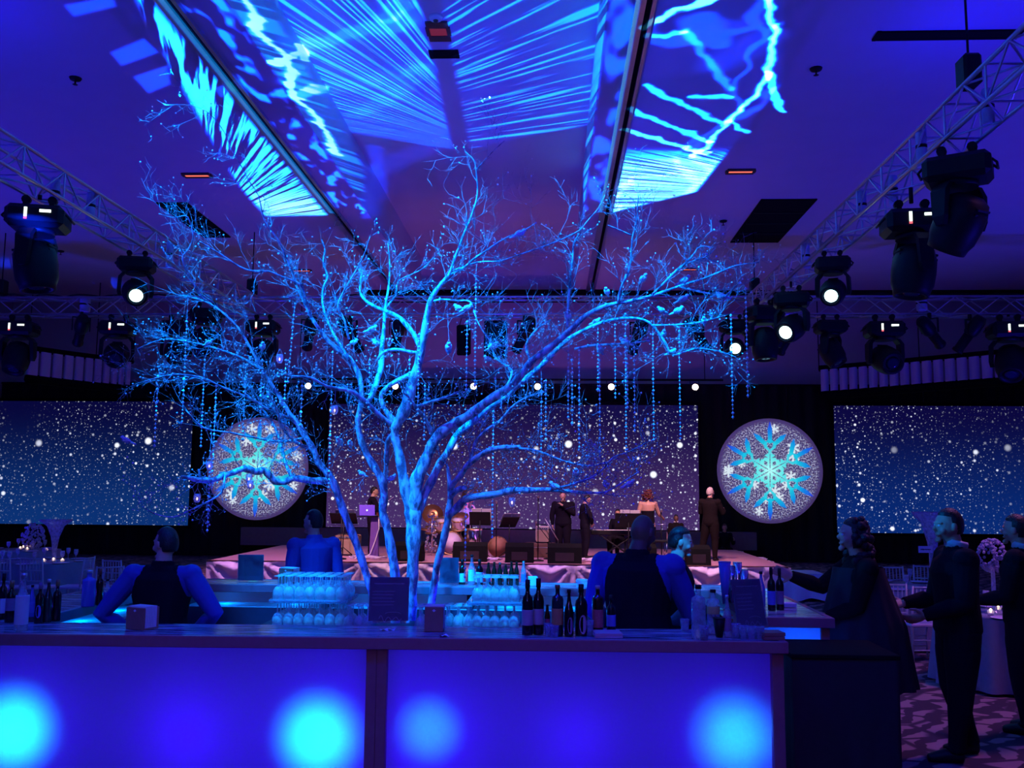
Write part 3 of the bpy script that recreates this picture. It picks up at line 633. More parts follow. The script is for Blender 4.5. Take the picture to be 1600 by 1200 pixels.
lens_on = glow('lamp_lens_ice', (.55, .95, 1.0), 7.0); lens_blue = glow('lamp_lens_blue', (.25, .55, 1.0), 4.0); lens_off = pm('dark_lens', (.02, .03, .06), .08, 0, .1, 10)
warm_lens = glow('warm_lamp_lens', (1.0, .80, .62), 9.0); led_w = glow('display_white', (.85, 1, .9), 2.2); led_r = glow('display_red', (1, .12, .15), 1.5)
warm_dim = glow('warm_filament', (1.0, .55, .2), 3.0)
def moving_head(label, top, sc=1.0, rz=0., pan=0., tilt=0., lens='off', display=False, clamp=True):
    """hangs from top; tilt 0 points the lens straight down, tilt>0 swings it forward to -Y"""
    t = thing('moving_head', label, 'stage light', top, rz, 'moving head stage lights', sc)
    b = MB().bbox((0, 0, -.19), (.58, .42, .24), .05); put('base', b, M['black'], t)
    for s in (-1, 1): put('clamp', MB().box((s * .13, 0, -.05), (.05, .08, .10)).lathe([(.045, -.03), (.045, .03)], 10, (s * .13, 0, .02), axis=Matrix.Rotation(PI / 2, 3, 'X')), M['black'], t)
    put('handle', MB().tube([(.29, -.1, -.15), (.33, -.1, -.19), (.33, .1, -.19), (.29, .1, -.15)], .012, 6), M['black'], t); put('handle', MB().tube([(-.29, -.1, -.15), (-.33, -.1, -.19), (-.33, .1, -.19), (-.29, .1, -.15)], .012, 6), M['black'], t)
    if display:
        put('display', MB().box((-.07, -.214, -.17), (.028, .012, .10)), led_w, t); put('display', MB().box((.12, -.214, -.15), (.11, .012, .028)), led_w, t)
        put('status_light', MB().box((-.07, -.214, -.235), (.03, .012, .02)), led_r, t)
    rp = Matrix.Rotation(pan, 3, 'Z')
    y = MB(); y.lathe([(.17, -.30), (.17, -.36)], 20)
    for s in (-1, 1):
        ar = [Vector((s * .19, 0, -.34)), Vector((s * .255, 0, -.42)), Vector((s * .265, 0, -.66)), Vector((s * .25, 0, -.74))]
        for a_, b_, w0, w1 in ((0, 1, .16, .16), (1, 2, .16, .13), (2, 3, .13, .08)):
            pa, pb = ar[a_], ar[b_]
            y._add([rp @ (pa + Vector((-.03, -w0 / 2, 0))), rp @ (pa + Vector((.03, -w0 / 2, 0))), rp @ (pa + Vector((.03, w0 / 2, 0))), rp @ (pa + Vector((-.03, w0 / 2, 0))),
                    rp @ (pb + Vector((-.03, -w1 / 2, 0))), rp @ (pb + Vector((.03, -w1 / 2, 0))), rp @ (pb + Vector((.03, w1 / 2, 0))), rp @ (pb + Vector((-.03, w1 / 2, 0)))],
                   [(0, 3, 2, 1), (4, 5, 6, 7), (0, 1, 5, 4), (1, 2, 6, 5), (2, 3, 7, 6), (3, 0, 4, 7)])
    put('yoke', y, M['black'], t)
    rot = rp @ Matrix.Rotation(-tilt, 3, 'X'); cc = Vector((0, 0, -.66))
    h = MB().lathe([(0, .24), (.11, .235), (.18, .19), (.215, .08), (.22, -.05), (.21, -.18), (.185, -.24), (.175, -.30), (.14, -.30), (.13, -.27)], 20, cc, axis=rot)
    for k in range(4): h.box(cc + rot @ Vector((0, .175 * (1 if k % 2 else -1), .15 - .05 * (k // 2))), (.16, .05, .02), rot)
    ho = put('head', h, M['black'], t)
    put('lens', MB().lathe([(0, -.275), (.06, -.285), (.11, -.27)], 20, cc, axis=rot), {'on': lens_on, 'blue': lens_blue}.get(lens, lens_off), ho)
    return t
def mh_at(label, px, py, X=None, Y=None, sc=1.0, **k):
    p = atX(px, py, X) if X is not None else atY(px, py, Y)
    p.z = min(p.z, 6.0 - .07 * sc); t = moving_head(label, p, sc, **k)
    if p.z < 5.9: put('drop_pipe', MB().cyl((0, 0, .03), (0, 0, (5.985 - p.z) / sc), .022, n=7), M['black'], t)
# big fixtures under the side trusses (pixel of the hanging point)
mh_at('large moving head with lit display hanging from the left truss', 62, 316, X=TLX + .2, sc=1.28, rz=.25, pan=1.35, tilt=.15, display=True)
mh_at('moving head with bright lens on the left truss beside the tree', 215, 392, X=TLX + .2, sc=.98, rz=.2, pan=.3, tilt=1.15, lens='on')
mh_at('dark moving head on the left truss among the upper branches', 328, 372, Y=19.3, sc=1.15, rz=.3, tilt=-.3)
mh_at('largest moving head, dark, nearest on the right truss', 1494, 214, X=TRX + .2, sc=1.22, rz=-.5, pan=1.0, tilt=-.6)
mh_at('large moving head with lit display second along the right truss', 1424, 322, X=TRX + .25, sc=1.25, rz=-.1, pan=1.75, tilt=-.15, display=True)
mh_at('moving head with bright white lens on the right truss', 1300, 396, X=TRX + .2, sc=.95, rz=-.2, pan=-.25, tilt=1.1, lens='on')
mh_at('moving head with blue lens hanging at the right truss corner', 1236, 452, X=TRX + .1, sc=1.12, rz=-.2, pan=-.5, tilt=1.15, lens='on')
mh_at('dark moving head under the right end of the side truss', 1192, 415, Y=19.0, sc=1.25, rz=.3, tilt=.1)
# far row under the cross truss
mh_at('moving head with white display at the left end of the cross truss', 32, 486, Y=TY, sc=1.35, rz=.1, tilt=.4, display=True)
mh_at('moving head second from the left end of the cross truss', 186, 488, Y=TY, sc=1.3, rz=.1, pan=.3, tilt=1.2, display=True)
mh_at('dark moving head third from the left end of the cross truss', 278, 494, Y=TY, sc=1.2, rz=-.1, pan=.5, tilt=1.0)
mh_at('moving head on the cross truss behind the left branches', 412, 492, Y=TY, sc=1.2, tilt=.2, display=True)
mh_at('small blue lensed moving head behind the hanging right strands', 1146, 490, Y=TY, sc=1.05, pan=-.1, tilt=1.35, lens='on')
mh_at('dark angled moving head right of the truss corner', 1297, 494, Y=TY, sc=1.15, pan=.8, tilt=.5)
mh_at('moving head with white display under the right cross truss', 1380, 488, Y=TY, sc=1.4, rz=-.1, pan=.2, tilt=1.2, display=True)
mh_at('moving head with display at the right end of the cross truss', 1575, 488, Y=TY, sc=1.45, rz=-.1, pan=-.4, tilt=.6, display=True)

def ellipsoidal(label, top, rz, tilt, lit=True, sc=1.0):
    t = thing('ellipsoidal_spotlight', label, 'stage light', top, rz, 'spotlights on the cross truss', sc)
    put('yoke', MB().box((0, 0, -.04), (.05, .05, .10)).box((0, 0, -.10), (.30, .04, .02)).box((-.15, 0, -.22), (.015, .04, .26)).box((.15, 0, -.22), (.015, .04, .26)), M['black'], t)
    rot = Matrix.Rotation(tilt, 3, 'X'); cc = Vector((0, 0, -.32))
    put('lamp_housing', MB().lathe([(0, .34), (.09, .33), (.12, .26), (.13, .10), (.12, 0), (.10, -.04)], 14, cc, axis=rot), M['black'], t)
    b = put('barrel', MB().lathe([(.09, -.02), (.085, -.34), (.10, -.36), (.10, -.40), (.08, -.40)], 14, cc, axis=rot), M['black'], t)
    put('lens', MB().lathe([(0, -.385), (.08, -.38)], 14, cc, axis=rot), warm_dim if lit else lens_off, b)
xs = [(128, 488, .6, 1.0, 'far left spotlight with an amber glint'), (485, 492, .4, .9, 'spotlight behind the upper left limb'), (548, 494, -.5, .8, 'spotlight behind the white bird left of the leader'), (622, 494, .3, .9, 'spotlight right behind the central leader'), (820, 494, .6, .8, 'spotlight right of the hung loudspeaker'), (997, 496, .3, .8, 'spotlight behind the right spray of birds'), (1088, 494, -.8, .9, 'angled spotlight with a warm glint right of the birds'), (1232, 496, .4, .8, 'spotlight below the right truss corner'), (1452, 490, -.9, 1.0, 'angled spotlight with amber glint on the right cross truss'), (1515, 492, .7, .7, 'spotlight near the right end of the cross truss')]
for px, py, rz, ti, l in xs: ellipsoidal(l, atY(px, py, TY - .05), rz, ti, True, 1.25)
# loudspeaker flown in the middle
p = atY(775, 503, TY + .4); t = thing('flown_loudspeaker', 'tall black loudspeaker flown behind the middle of the tree', 'loudspeaker', p)
put('cabinet', MB().bbox((0, 0, -.42), (.52, .45, .84), .03), M['blackm'], t); put('grille', MB().box((0, -.235, -.42), (.46, .02, .76)), M['black'], t); put('rigging', MB().tube([(-.15, 0, 0), (0, 0, .35), (.15, 0, 0)], .012, 5), M['black'], t)
p = atY(725, 508, TY + .4); t = thing('flown_loudspeaker', 'narrow dark loudspeaker flown left of the taller one', 'loudspeaker', p)
put('cabinet', MB().bbox((0, 0, -.35), (.3, .4, .7), .03, Matrix.Rotation(.2, 3, 'X')), M['blackm'], t); put('rigging', MB().tube([(-.1, 0, 0), (0, 0, .4), (.1, 0, 0)], .012, 5), M['black'], t)
# warm lamps on a pipe above the middle screen
pp = [(482, 602), (740, 604), (840, 603), (955, 603), (1086, 603), (618, 602)]
PZ = atY(740, 604, 25.3).z + .21
t = thing('lamp_pipe', 'black pipe carrying the warm lamps above the middle screen', 'pipe', (0, 25.4, PZ)); a, b = atY(440, 600, 25.4), atY(1130, 600, 25.4)
put('pipe', MB().cyl((a.x, 0, -.0), (b.x, 0, .0), .03), M['black'], t)
for x in (a.x + .5, b.x - .5): put('drop_cable', MB().cyl((x, 0, 0), (x, 0, CEIL - .004 - PZ), .012, n=5), M['black'], t)
for i, (px, py) in enumerate(sorted(pp)):
    p = atY(px, 603, 25.3); p.z = PZ - .21; t = thing('par_lamp', f'warm round lamp, {ORD[i]} from the left above the middle screen', 'lamp', p, 0, 'warm lamps above the middle screen')
    ax = Matrix.Rotation(PI / 2, 3, 'X')
    put('can', MB().lathe([(0, -.28), (.07, -.26), (.10, -.10), (.11, .06), (.095, .06), (.09, .0)], 14, axis=ax), M['black'], t)
    put('lens', MB().lathe([(0, .05), (.085, .04)], 14, axis=ax), warm_lens, t); put('yoke', MB().box((-.12, .1, .08), (.012, .03, .22)).box((.12, .1, .08), (.012, .03, .22)).box((0, .1, .19), (.25, .03, .014)), M['black'], t)
# pale cylinders tucked in the trusses
sl = pm('pale_sleeve', (.55, .6, .75), .6)
for px, py, X, h_, l in ((1441, 262, TRX + .05, .5, 'pale tube inside the right truss above the largest moving head'), (1347, 320, TRX + .1, .42, 'pale tube inside the right truss left of the lit display'), (1396, 312, TRX + .3, .40, 'pale tube right of the one near the lit display'), (1545, 200, TRX + .3, .4, 'pale tube inside the right truss near the picture edge'), (1260, 405, TRX + .1, .45, 'pale tube in the right truss near the cyan lens'),
                      (142, 320, TLX + .3, .48, 'pale tube inside the left truss above the display light'), (85, 312, TLX + .1, .42, 'pale tube in the left truss right over the big moving head'), (265, 402, TLX + .3, .5, 'pale tube in the left truss near the bright lens')):
    p = atX(px, py, X); p.z = 6.2; t = thing('cable_sleeve', l, 'tube', p); put('sleeve', MB().lathe([(.055, -h_ / 2), (.065, -h_ / 2 + .03), (.065, h_ / 2 - .03), (.055, h_ / 2)], 10), sl, t); put('strap', MB().lathe([(.068, -.02), (.068, .02)], 10), M['black'], t)
for px, py, l in ((133, 476, 'pale tube inside the left half of the cross truss'), (1440, 474, 'pale tube inside the right half of the cross truss')):
    p = atY(px, py, TY + .2); t = thing('cable_sleeve', l, 'tube', p); put('sleeve', MB().lathe([(.10, -.17), (.12, -.14), (.12, .14), (.10, .17)], 10), sl, t); put('strap', MB().lathe([(.124, -.02), (.124, .02)], 10), M['black'], t)
# cables draped along the trusses
for k, (x0, x1, l) in enumerate(((-14, -8, 'black cable looping over the left cross truss'), (6, 12.5, 'black cable looping over the right cross truss'), (-5, 3, 'black cable lying along the middle of the cross truss'))):
    pts = [(x0 + (x1 - x0) * i / 40, TY + .2 + .05 * math.sin(i * 1.3), 6.44 + .07 * abs(math.sin(i * .55)) ) for i in range(41)]
    tag(put('cable', MB().tube(pts, .018, 5), M['black']), l, 'cable')
# ================================================================== stage and band gear
SZ = .45
deckm = pm('stage_carpet', (.42, .22, .30), .8, 0, .12, 6)
ST = thing('stage', 'low wide stage with a pale satin skirt behind the back bar', 'stage', (0, 0, 0))
SX0, SX1, SY0, SY1 = -7.45, 5.0, 20.05, 25.6
put('deck', MB().bbox(((SX0 + SX1) / 2, (SY0 + SY1) / 2, SZ - .06), (SX1 - SX0, SY1 - SY0, .12), .01), deckm, ST)
def skirt(p0, p1, z0, z1, pitch=1.15, nx=20, nz=8):
    p0, p1 = Vector(p0), Vector(p1); L = (p1 - p0).length; d = (p1 - p0).normalized(); nrm = Vector((d.y, -d.x, 0)); n = max(1, round(L / pitch))
    def fn(u, v):
        s = u * L; k = s / (L / n); du = (k - round(k)) * (L / n); dv = (1 - v) * (z1 - z0)
        r = math.hypot(du, dv); a = math.atan2(du, dv + .02)
        f = .085 * math.sin(a * 11 + round(k) * 2.1) * min(1, r / .25) + .012 * math.sin(s * 31)
        return p0 + d * s + nrm * (.03 + f) + Vector((0, 0, z0 + (z1 - z0) * v - .012 * math.cos(2 * PI * k) * (1 if v > .9 else 0)))
    return MB().grid(fn, n * nx, nz)
put('skirt', skirt((SX0, SY0 - .06, 0), (SX1, SY0 - .06, 0), .01, SZ - .01), M['cloth'], ST)
put('side_skirt', skirt((SX1 + .02, SY0, 0), (SX1 + .02, SY1, 0), .01, SZ - .01), M['cloth'], ST)
put('edge_strip', MB().box(((SX0 + SX1) / 2, SY0 - .02, SZ + .005), (SX1 - SX0, .04, .012)), M['wood'], ST)
t = thing('draped_step', 'cloth covered low step at the right end of the stage', 'step', (4.85, 18.55, 0))
def step_cloth(u, v):
    a = u * 2 * PI; q = max(abs(math.cos(a)), abs(math.sin(a))); r = .42 + .30 * (1 - v) + .06 * math.sin(a * 9) * (1 - v) + .03 * math.sin(a * 4 + 1)
    return (r * math.cos(a) / q * .9, r * math.sin(a) / q * 1.1, .02 + .46 * v - .04 * (1 - v) * math.sin(a * 5))
put('cloth', MB().grid(step_cloth, 72, 8).quad((-.36, -.44, .48), (.36, -.44, .48), (.36, .44, .48), (-.36, .44, .48)), M['cloth'], t)
put('step_frame', MB().box((0, 0, .22), (.66, .8, .44)), M['blackm'], t)

def wedge(label, px, Y, w_=.62, rz=0., lit=False):
    p = atY(px, 870, Y); t = thing('stage_monitor', label, 'loudspeaker', (p.x, Y, SZ), rz, 'floor monitors along the stage front')
    prof = [(-.24, 0), (.22, 0), (.26, .12), (.02, .42), (-.20, .34)]
    put('cabinet', MB().prism(prof, 0, -w_ / 2, w_ / 2), M['blackm'], t)
    g = Vector((0, .14, .27)); rot = Matrix.Rotation(math.atan2(.24, .30) + PI / 2, 3, 'X')
    put('grille', MB().box((0, .15, .275), (w_ * .9, .34, .015), Matrix.Rotation(-math.atan2(.30, .24), 3, 'X')), M['blackm'], t)
    put('back_panel', MB().box((0, -.232, .14), (w_ * .55, .02, .18), Matrix.Rotation(.1, 3, 'X')), pm('speaker_panel', (.035, .022, .028), .6), t)
    put('handle', MB().tube([(-w_ / 2, -.05, .2), (-w_ / 2 - .03, -.05, .2), (-w_ / 2 - .03, .06, .2), (-w_ / 2, .06, .2)], .012, 5), M['black'], t)
for i, (px, Y, w_) in enumerate(((505, 20.6, .7), (640, 20.6, .62), (735, 20.7, .75), (812, 20.6, .62), (882, 20.5, .74), (1003, 20.6, .6), (1090, 20.45, .5))):
    wedge(f'black wedge monitor, {ORD[i]} from the left along the stage front', px, Y, w_)
def amp(label, px0, px1, py0, py1, Y, m_, z0=SZ):
    a, b = atY(px0, py0, Y), atY(px1, py1, Y); w_, h_ = b.x - a.x, a.z - z0
    t = thing('guitar_amplifier', label, 'amplifier', ((a.x + b.x) / 2, Y, z0)); put('cabinet', MB().bbox((0, 0, h_ / 2 + .02), (w_, .3, h_ - .04), .02), m_, t)
    put('speaker_grille', MB().box((0, -.155, h_ * .42), (w_ * .88, .015, h_ * .68)), pm('grille_cloth', (.34, .25, .17), .9, 0, .2, 90), t)
    put('control_panel', MB().box((0, -.155, h_ * .88), (w_ * .88, .015, h_ * .1)), M['alu'], t)
    for k in range(5): put('knob', MB().cyl((-w_ * .3 + k * w_ * .15, -.16, h_ * .88), (-w_ * .3 + k * w_ * .15, -.185, h_ * .88), .012, n=8), M['black'], t)
    put('handle', MB().tube([(-.1, 0, h_), (-.08, 0, h_ + .04), (.08, 0, h_ + .04), (.1, 0, h_)], .012, 5), M['black'], t)
    for sx in (-1, 1): put('foot', MB().cyl((sx * w_ * .4, -.1, 0), (sx * w_ * .4, -.1, .02), .02).cyl((sx * w_ * .4, .1, 0), (sx * w_ * .4, .1, .02), .02), M['black'], t)
    return t
amp('tan tweed guitar amplifier at the left end of the stage', 526, 562, 835, 868, 22.0, M['tweed'])
z2 = atY(845, 848, 22.2).z
t = thing('equipment_case', 'brown flat equipment case under the small amplifier', 'case', (atY(845, 850, 22.2).x, 22.2, SZ)); hh = z2 - SZ
put('case_body', MB().bbox((0, 0, hh / 2), (.72, .45, hh), .015), pm('case_ply', (.12, .06, .04), .6), t); put('lid_seam', MB().box((0, 0, hh * .7), (.735, .465, .015)), M['alu'], t); put('latch', MB().box((-.2, -.235, hh * .7), (.06, .02, .06)), M['alu'], t)
amp('small light amplifier standing on the brown case', 837, 858, 822, 848, 22.2, pm('beige_vinyl', (.5, .42, .36), .6), z2)

def music_stand(label, px, py, Y, w_=.55, tilt=.5, rz=0., paper=True):
    p = atY(px, py, Y); h_ = p.z - SZ; t = thing('music_stand', label, 'music stand', (p.x, Y, SZ), rz)
    put('pole', MB().cyl((0, 0, .02), (0, 0, h_ - .05), .013, n=8), M['black'], t)
    for k in range(3): put('leg', MB().tube([(0, 0, .22), (.26 * math.cos(k * 2.094 + .5), .26 * math.sin(k * 2.094 + .5), .01)], .01, 5), M['black'], t)
    rot = Matrix.Rotation(PI / 2 - tilt, 3, 'X')
    dk = put('desk', MB().box((0, 0, h_), (w_, .012, .34), Matrix.Rotation(tilt, 3, 'X')).box((0, .09, h_ - .16), (w_, .06, .012)), M['black'], t)
    if paper: put('sheet_music', MB().box((-.08, .015, h_ + .10), (.22, .004, .30), Matrix.Rotation(tilt, 3, 'X')).box((.15, .02, h_ + .09), (.22, .004, .30), Matrix.Rotation(tilt * .9, 3, 'X')), M['paper'], t)
music_stand('music stand with a lit sheet left of the laptop', 537, 810, 21.6, .62, .75)
music_stand('music stand with open sheets right of the drum kit', 750, 810, 21.8, .5, .5)
music_stand('tilted music stand right of the hanging strand', 796, 816, 21.7, .42, .8, .5)
music_stand('wide music stand hiding the pianist', 982, 813, 21.6, .62, .35)
def mic_stand(label, px, py, Y, boom=0.):
    p = atY(px, py, Y); h_ = p.z - SZ; t = thing('microphone_stand', label, 'microphone', (p.x, Y, SZ))
    put('base', MB().lathe([(0, 0), (.13, 0), (.13, .02), (.03, .04), (0, .04)], 14), M['black'], t); put('pole', MB().cyl((0, 0, .03), (0, 0, h_), .012, n=7), M['black'], t)
    e = Vector((0, 0, h_))
    if boom: put('boom', MB().cyl((boom * .5, 0, h_ - .45), (-boom, 0, h_ + .12), .009, n=6), M['black'], t); e = Vector((-boom, 0, h_ + .12))
    put('microphone', MB().lathe([(0, -.1), (.014, -.1), (.016, 0), (.028, .03), (.026, .07), (0, .09)], 10, e, axis=Matrix.Rotation(.9, 3, 'X')), M['alu'], t)
mic_stand('thin microphone stand before the small amplifier', 841, 778, 20.9); mic_stand('microphone stand right of the music stands', 776, 786, 21.2)
mic_stand('microphone stand by the singer at right', 1033, 800, 21.6); mic_stand('short microphone stand by the left amplifier', 534, 806, 20.8); mic_stand('boom microphone over the small amplifier', 858, 826, 21.5, .3)

# laptop on its stand
p = atY(578, 806, 21.4); h_ = p.z - SZ
t = thing('laptop_stand', 'slim purple-lit stand carrying the laptop', 'stand', (p.x, 21.4, SZ)); put('column', MB().box((.12, 0, h_ / 2), (.20, .16, h_ - .04), None, .8), pm('purple_lit_cover', (.16, .07, .35), .6), t)  # purple light put into the cover's colour
put('base', MB().bbox((.12, 0, .015), (.36, .36, .03), .01), M['black'], t); put('shelf', MB().box((-.02, 0, h_ - .01), (.5, .3, .02)), M['black'], t)
put('cable', MB().tube([(.22, -.1, h_), (.24, -.12, h_ * .7), (.16, -.14, h_ * .4), (.06, -.16, .1), (-.06, -.2, .012)], .012, 5), M['white'], t)
lm = glow('laptop_lid_blue', (.10, .035, .75), .55)
t = thing('laptop', 'open laptop with glowing lid on the slim stand', 'laptop', (p.x - .05, 21.4, p.z)); put('keyboard_deck', MB().bbox((0, .06, .01), (.36, .25, .02), .004), M['alu'], t)
ro = Matrix.Rotation(.22, 3, 'X'); l = put('lid', MB().bbox((0, -.10, .13), (.36, .012, .25), .004, ro), pm('laptop_lid', (.25, .14, .6), .4, emit=(.09, .03, .7), es=.6), t)
put('lid_emblem', MB().lathe([(0, -.002), (.018, -.002), (.018, .004), (0, .004)], 12, (0, -.112, .13), axis=ro @ Matrix.Rotation(PI / 2, 3, 'X')), glow('emblem_glow', (.9, .9, 1), 2), l)

# drum kit
def drum(mb, c, r, h_, rot=None, n=20):
    mb.lathe([(r * .98, -h_ / 2), (r, -h_ / 2 + .01), (r, h_ / 2 - .01), (r * .98, h_ / 2)], n, c, axis=rot)
p = atY(703, 868, 22.8); t = thing('drum_kit', 'gold hooped drum kit in front of the shirt-sleeved drummer', 'drum kit', (p.x, 22.8, SZ))
ry = Matrix.Rotation(PI / 2, 3, 'X')
def drum_part(nm, c, r, h_, rot, shell, parent=None):
    d = MB(); drum(d, c, r, h_, rot); o = put(nm, d, shell, t); A_ = rot or Matrix.Identity(3)
    for s in (-1, 1): put('hoop', MB().lathe([(r * 1.03, s * h_ / 2 - .02), (r * 1.05, s * h_ / 2), (r * 1.03, s * h_ / 2 + .02), (r * .99, s * h_ / 2)], 20, c, axis=A_), M['gold'], o)
    put('drum_head', MB().lathe([(0, h_ / 2 + .005), (r * .98, h_ / 2 + .002)], 20, c, axis=A_), M['cloth'], o); return o
shell = pm('maple_shell', (.30, .12, .05), .3)
drum_part('bass_drum', (.05, -.1, .28), .27, .36, ry, shell); drum_part('tom', (-.2, -.1, .72), .16, .22, Matrix.Rotation(.4, 3, 'X'), M['chrome']); drum_part('tom', (.2, -.1, .74), .17, .24, Matrix.Rotation(.4, 3, 'X'), M['chrome'])
drum_part('floor_tom', (.55, .1, .40), .22, .4, None, M['chrome']); drum_part('snare_drum', (-.45, .1, .58), .18, .15, None, M['chrome'])
cym = pm('bronze_cymbal', (.5, .22, .10), .35, .8, .2, 30)
def cymbal(px, py, r, rx, rz=0):
    q = atY(px, py, 22.8); c = Vector((q.x - p.x, 0, q.z - SZ)); o = put('cymbal', MB().lathe([(0, .02), (.04, .018), (.06, .005), (r, -.012), (r, -.016), (0, .014)], 24, c, axis=Matrix.Rotation(rz, 3, 'Y') @ Matrix.Rotation(rx, 3, 'X')), cym, t)
    put('cymbal_stand', MB().cyl(c, (c.x, .15, .02), .012, n=6).tube([(c.x, .15, .3), (c.x + .2, .2, .01)], .01, 5).tube([(c.x, .15, .3), (c.x - .2, .2, .01)], .01, 5), M['chrome'], o)
cymbal(676, 803, .26, 1.1, .4); cymbal(735, 772, .24, .9, -.5); cymbal(720, 806, .2, .5); cymbal(668, 826, .18, .15)
t2 = thing('percussion_tree', 'sparkling cluster of chrome bells beside the drum kit', 'percussion', (atY(674, 868, 22.2).x, 22.2, SZ)); put('pole', MB().cyl((0, 0, 0), (0, 0, .95), .014), M['chrome'], t2)
bl = MB()
for k in range(70):
    bl.ell((R.uniform(-.14, .14), R.uniform(-.1, .1), R.uniform(.1, .95)), (.022, .022, .03), 6, 4)
put('bells', bl, M['chrome'], t2, kind='stuff')
p = atY(778, 861, 21.9); t = thing('round_drum', 'brown round frame drum leaning behind the monitors', 'drum', (p.x, 21.9, SZ)); rr_ = .24
d = MB(); drum(d, (0, 0, rr_ + .01), rr_, .16, ry); put('shell', d, pm('drum_skin_brown', (.22, .09, .05), .6), t); put('drum_head', MB().lathe([(0, .085), (rr_ * .95, .082)], 20, (0, 0, rr_ + .01), axis=ry), pm('calf_skin', (.28, .13, .08), .7), t)
# keyboard
p = atY(963, 832, 22.0); hz = p.z - SZ; t = thing('keyboard', 'stage keyboard on a crossed stand in front of the pianist', 'keyboard', (p.x, 22.0, SZ))
put('keyboard_body', MB().bbox((0, 0, hz), (1.2, .32, .10), .02), M['black'], t); put('keys', MB().box((0, .06, hz + .052), (1.1, .14, .012)), M['white'], t)
for s in (-1, 1): put('leg', MB().tube([(s * .4, -.12, hz - .05), (-s * .4, -.12, .01)], .018, 6), M['black'], t); put('leg', MB().tube([(s * .4, .12, hz - .05), (-s * .4, .12, .01)], .018, 6), M['black'], t)
p = atY(1035, 868, 21.9); t = thing('band_chair', 'chair at the right of the keyboard with bright back rail', 'chair', (p.x - .15, 21.5, SZ)); put('seat', MB().bbox((0, 0, .44), (.42, .42, .05), .015), M['black'], t)
for sx in (-1, 1):
    for sy in (-1, 1): put('leg', MB().cyl((sx * .18, sy * .18, 0), (sx * .18, sy * .18, .42), .014, n=6), M['chrome'], t)
put('backrest', MB().tube([(-.19, -.19, .45), (-.19, -.21, .82), (.19, -.21, .82), (.19, -.19, .45)], .014, 6), M['chrome'], t)
t = thing('double_bass_bow', 'slender pale stick leaning beside the small amplifier', 'stick', (atY(866, 850, 21.8).x, 21.8, SZ)); q0, q1 = atY(851, 810, 21.8), atY(872, 844, 21.8)
put('stick', MB().cyl((q0.x - t.location.x, 0, q0.z - SZ), (q1.x - t.location.x, 0, q1.z - SZ), .012, n=6), M['alu'], t); put('support', MB().tube([(q1.x - t.location.x, 0, q1.z - SZ), (q1.x - t.location.x, .1, .01)], .012, 5), M['black'], t)
# loose cable coils on the stage floor
for px, l in ((575, 'tangle of pale cable on the stage left of the trees'), (755, 'tangle of cable on the stage below the music stands'), (925, 'tangle of cable on the stage near the middle')):
    c = atY(px, 874, 20.9); pts = [(c.x + .35 * math.sin(i * .9) + R.uniform(-.1, .1), 20.9 + .25 * math.cos(i * 1.3), SZ + .025 + .02 * (i % 3)) for i in range(28)]
    tag(put('cable', MB().tube(pts, .013, 5), M['cloth']), l, 'cable')
# ================================================================== people
def head_shape(p):
    x, y, z = p
    s = 1.0
    if z < 0: s -= .20 * (-z) ** 1.3 * (1 if y < .2 else .55)       # jaw narrows, chin stays
    return s
def bake(mb, voxel, it):
    me = mb.mesh('body', M['skin']); o = bpy.data.objects.new('body', me); COL.objects.link(o)
    r = o.modifiers.new('r', 'REMESH'); r.mode = 'VOXEL'; r.voxel_size = voxel; r.use_smooth_shade = True
    s = o.modifiers.new('s', 'SMOOTH'); s.iterations = it; s.factor = .5
    dg = bpy.context.evaluated_depsgraph_get(); dg.update(); out = bpy.data.meshes.new_from_object(o.evaluated_get(dg))
    bpy.data.objects.remove(o); bpy.data.meshes.remove(me); return out
def shell(nm, me, V, NR, loops, pick, off, m_, parent, flare=None):
    keep = loops[pick]
    if len(keep) == 0: return None
    used, inv = np.unique(keep.ravel(), return_inverse=True); F = inv.reshape(keep.shape)
    e = np.sort(np.concatenate([F[:, [0, 1]], F[:, [1, 2]], F[:, [2, 3]], F[:, [3, 0]]]), 1); ue, ct = np.unique(e, axis=0, return_counts=True)
    bd = np.zeros(len(used), bool); bd[ue[ct == 1].ravel()] = True
    P = V[used] + NR[used] * np.where(bd, off * .15, off)[:, None]
    if flare is not None: P = flare(P)
    m2 = bpy.data.meshes.new(nm); m2.from_pydata(P.tolist(), [], F.tolist()); m2.polygons.foreach_set('use_smooth', [True] * len(F)); m2.materials.append(m_); m2.update()
    return put(nm, m2, m_, parent)
DEF = dict(pel=(0, 0, .515), wst=(0, .0, .62), cst=(0, .005, .745), nkb=(0, -.008, .825), nkt=(0, .004, .872), hd=(0, .018, .932),
           sL=(-.108, -.005, .80), eL=(-.142, -.03, .635), wL=(-.150, .03, .49), sR=(.108, -.005, .80), eR=(.142, -.03, .635), wR=(.150, .03, .49),
           hL=(-.052, 0, .50), kL=(-.06, .012, .28), aL=(-.062, -.012, .045), hR=(.052, 0, .50), kR=(.06, .012, .28), aR=(.062, -.012, .045), fL=.0, fR=.0)
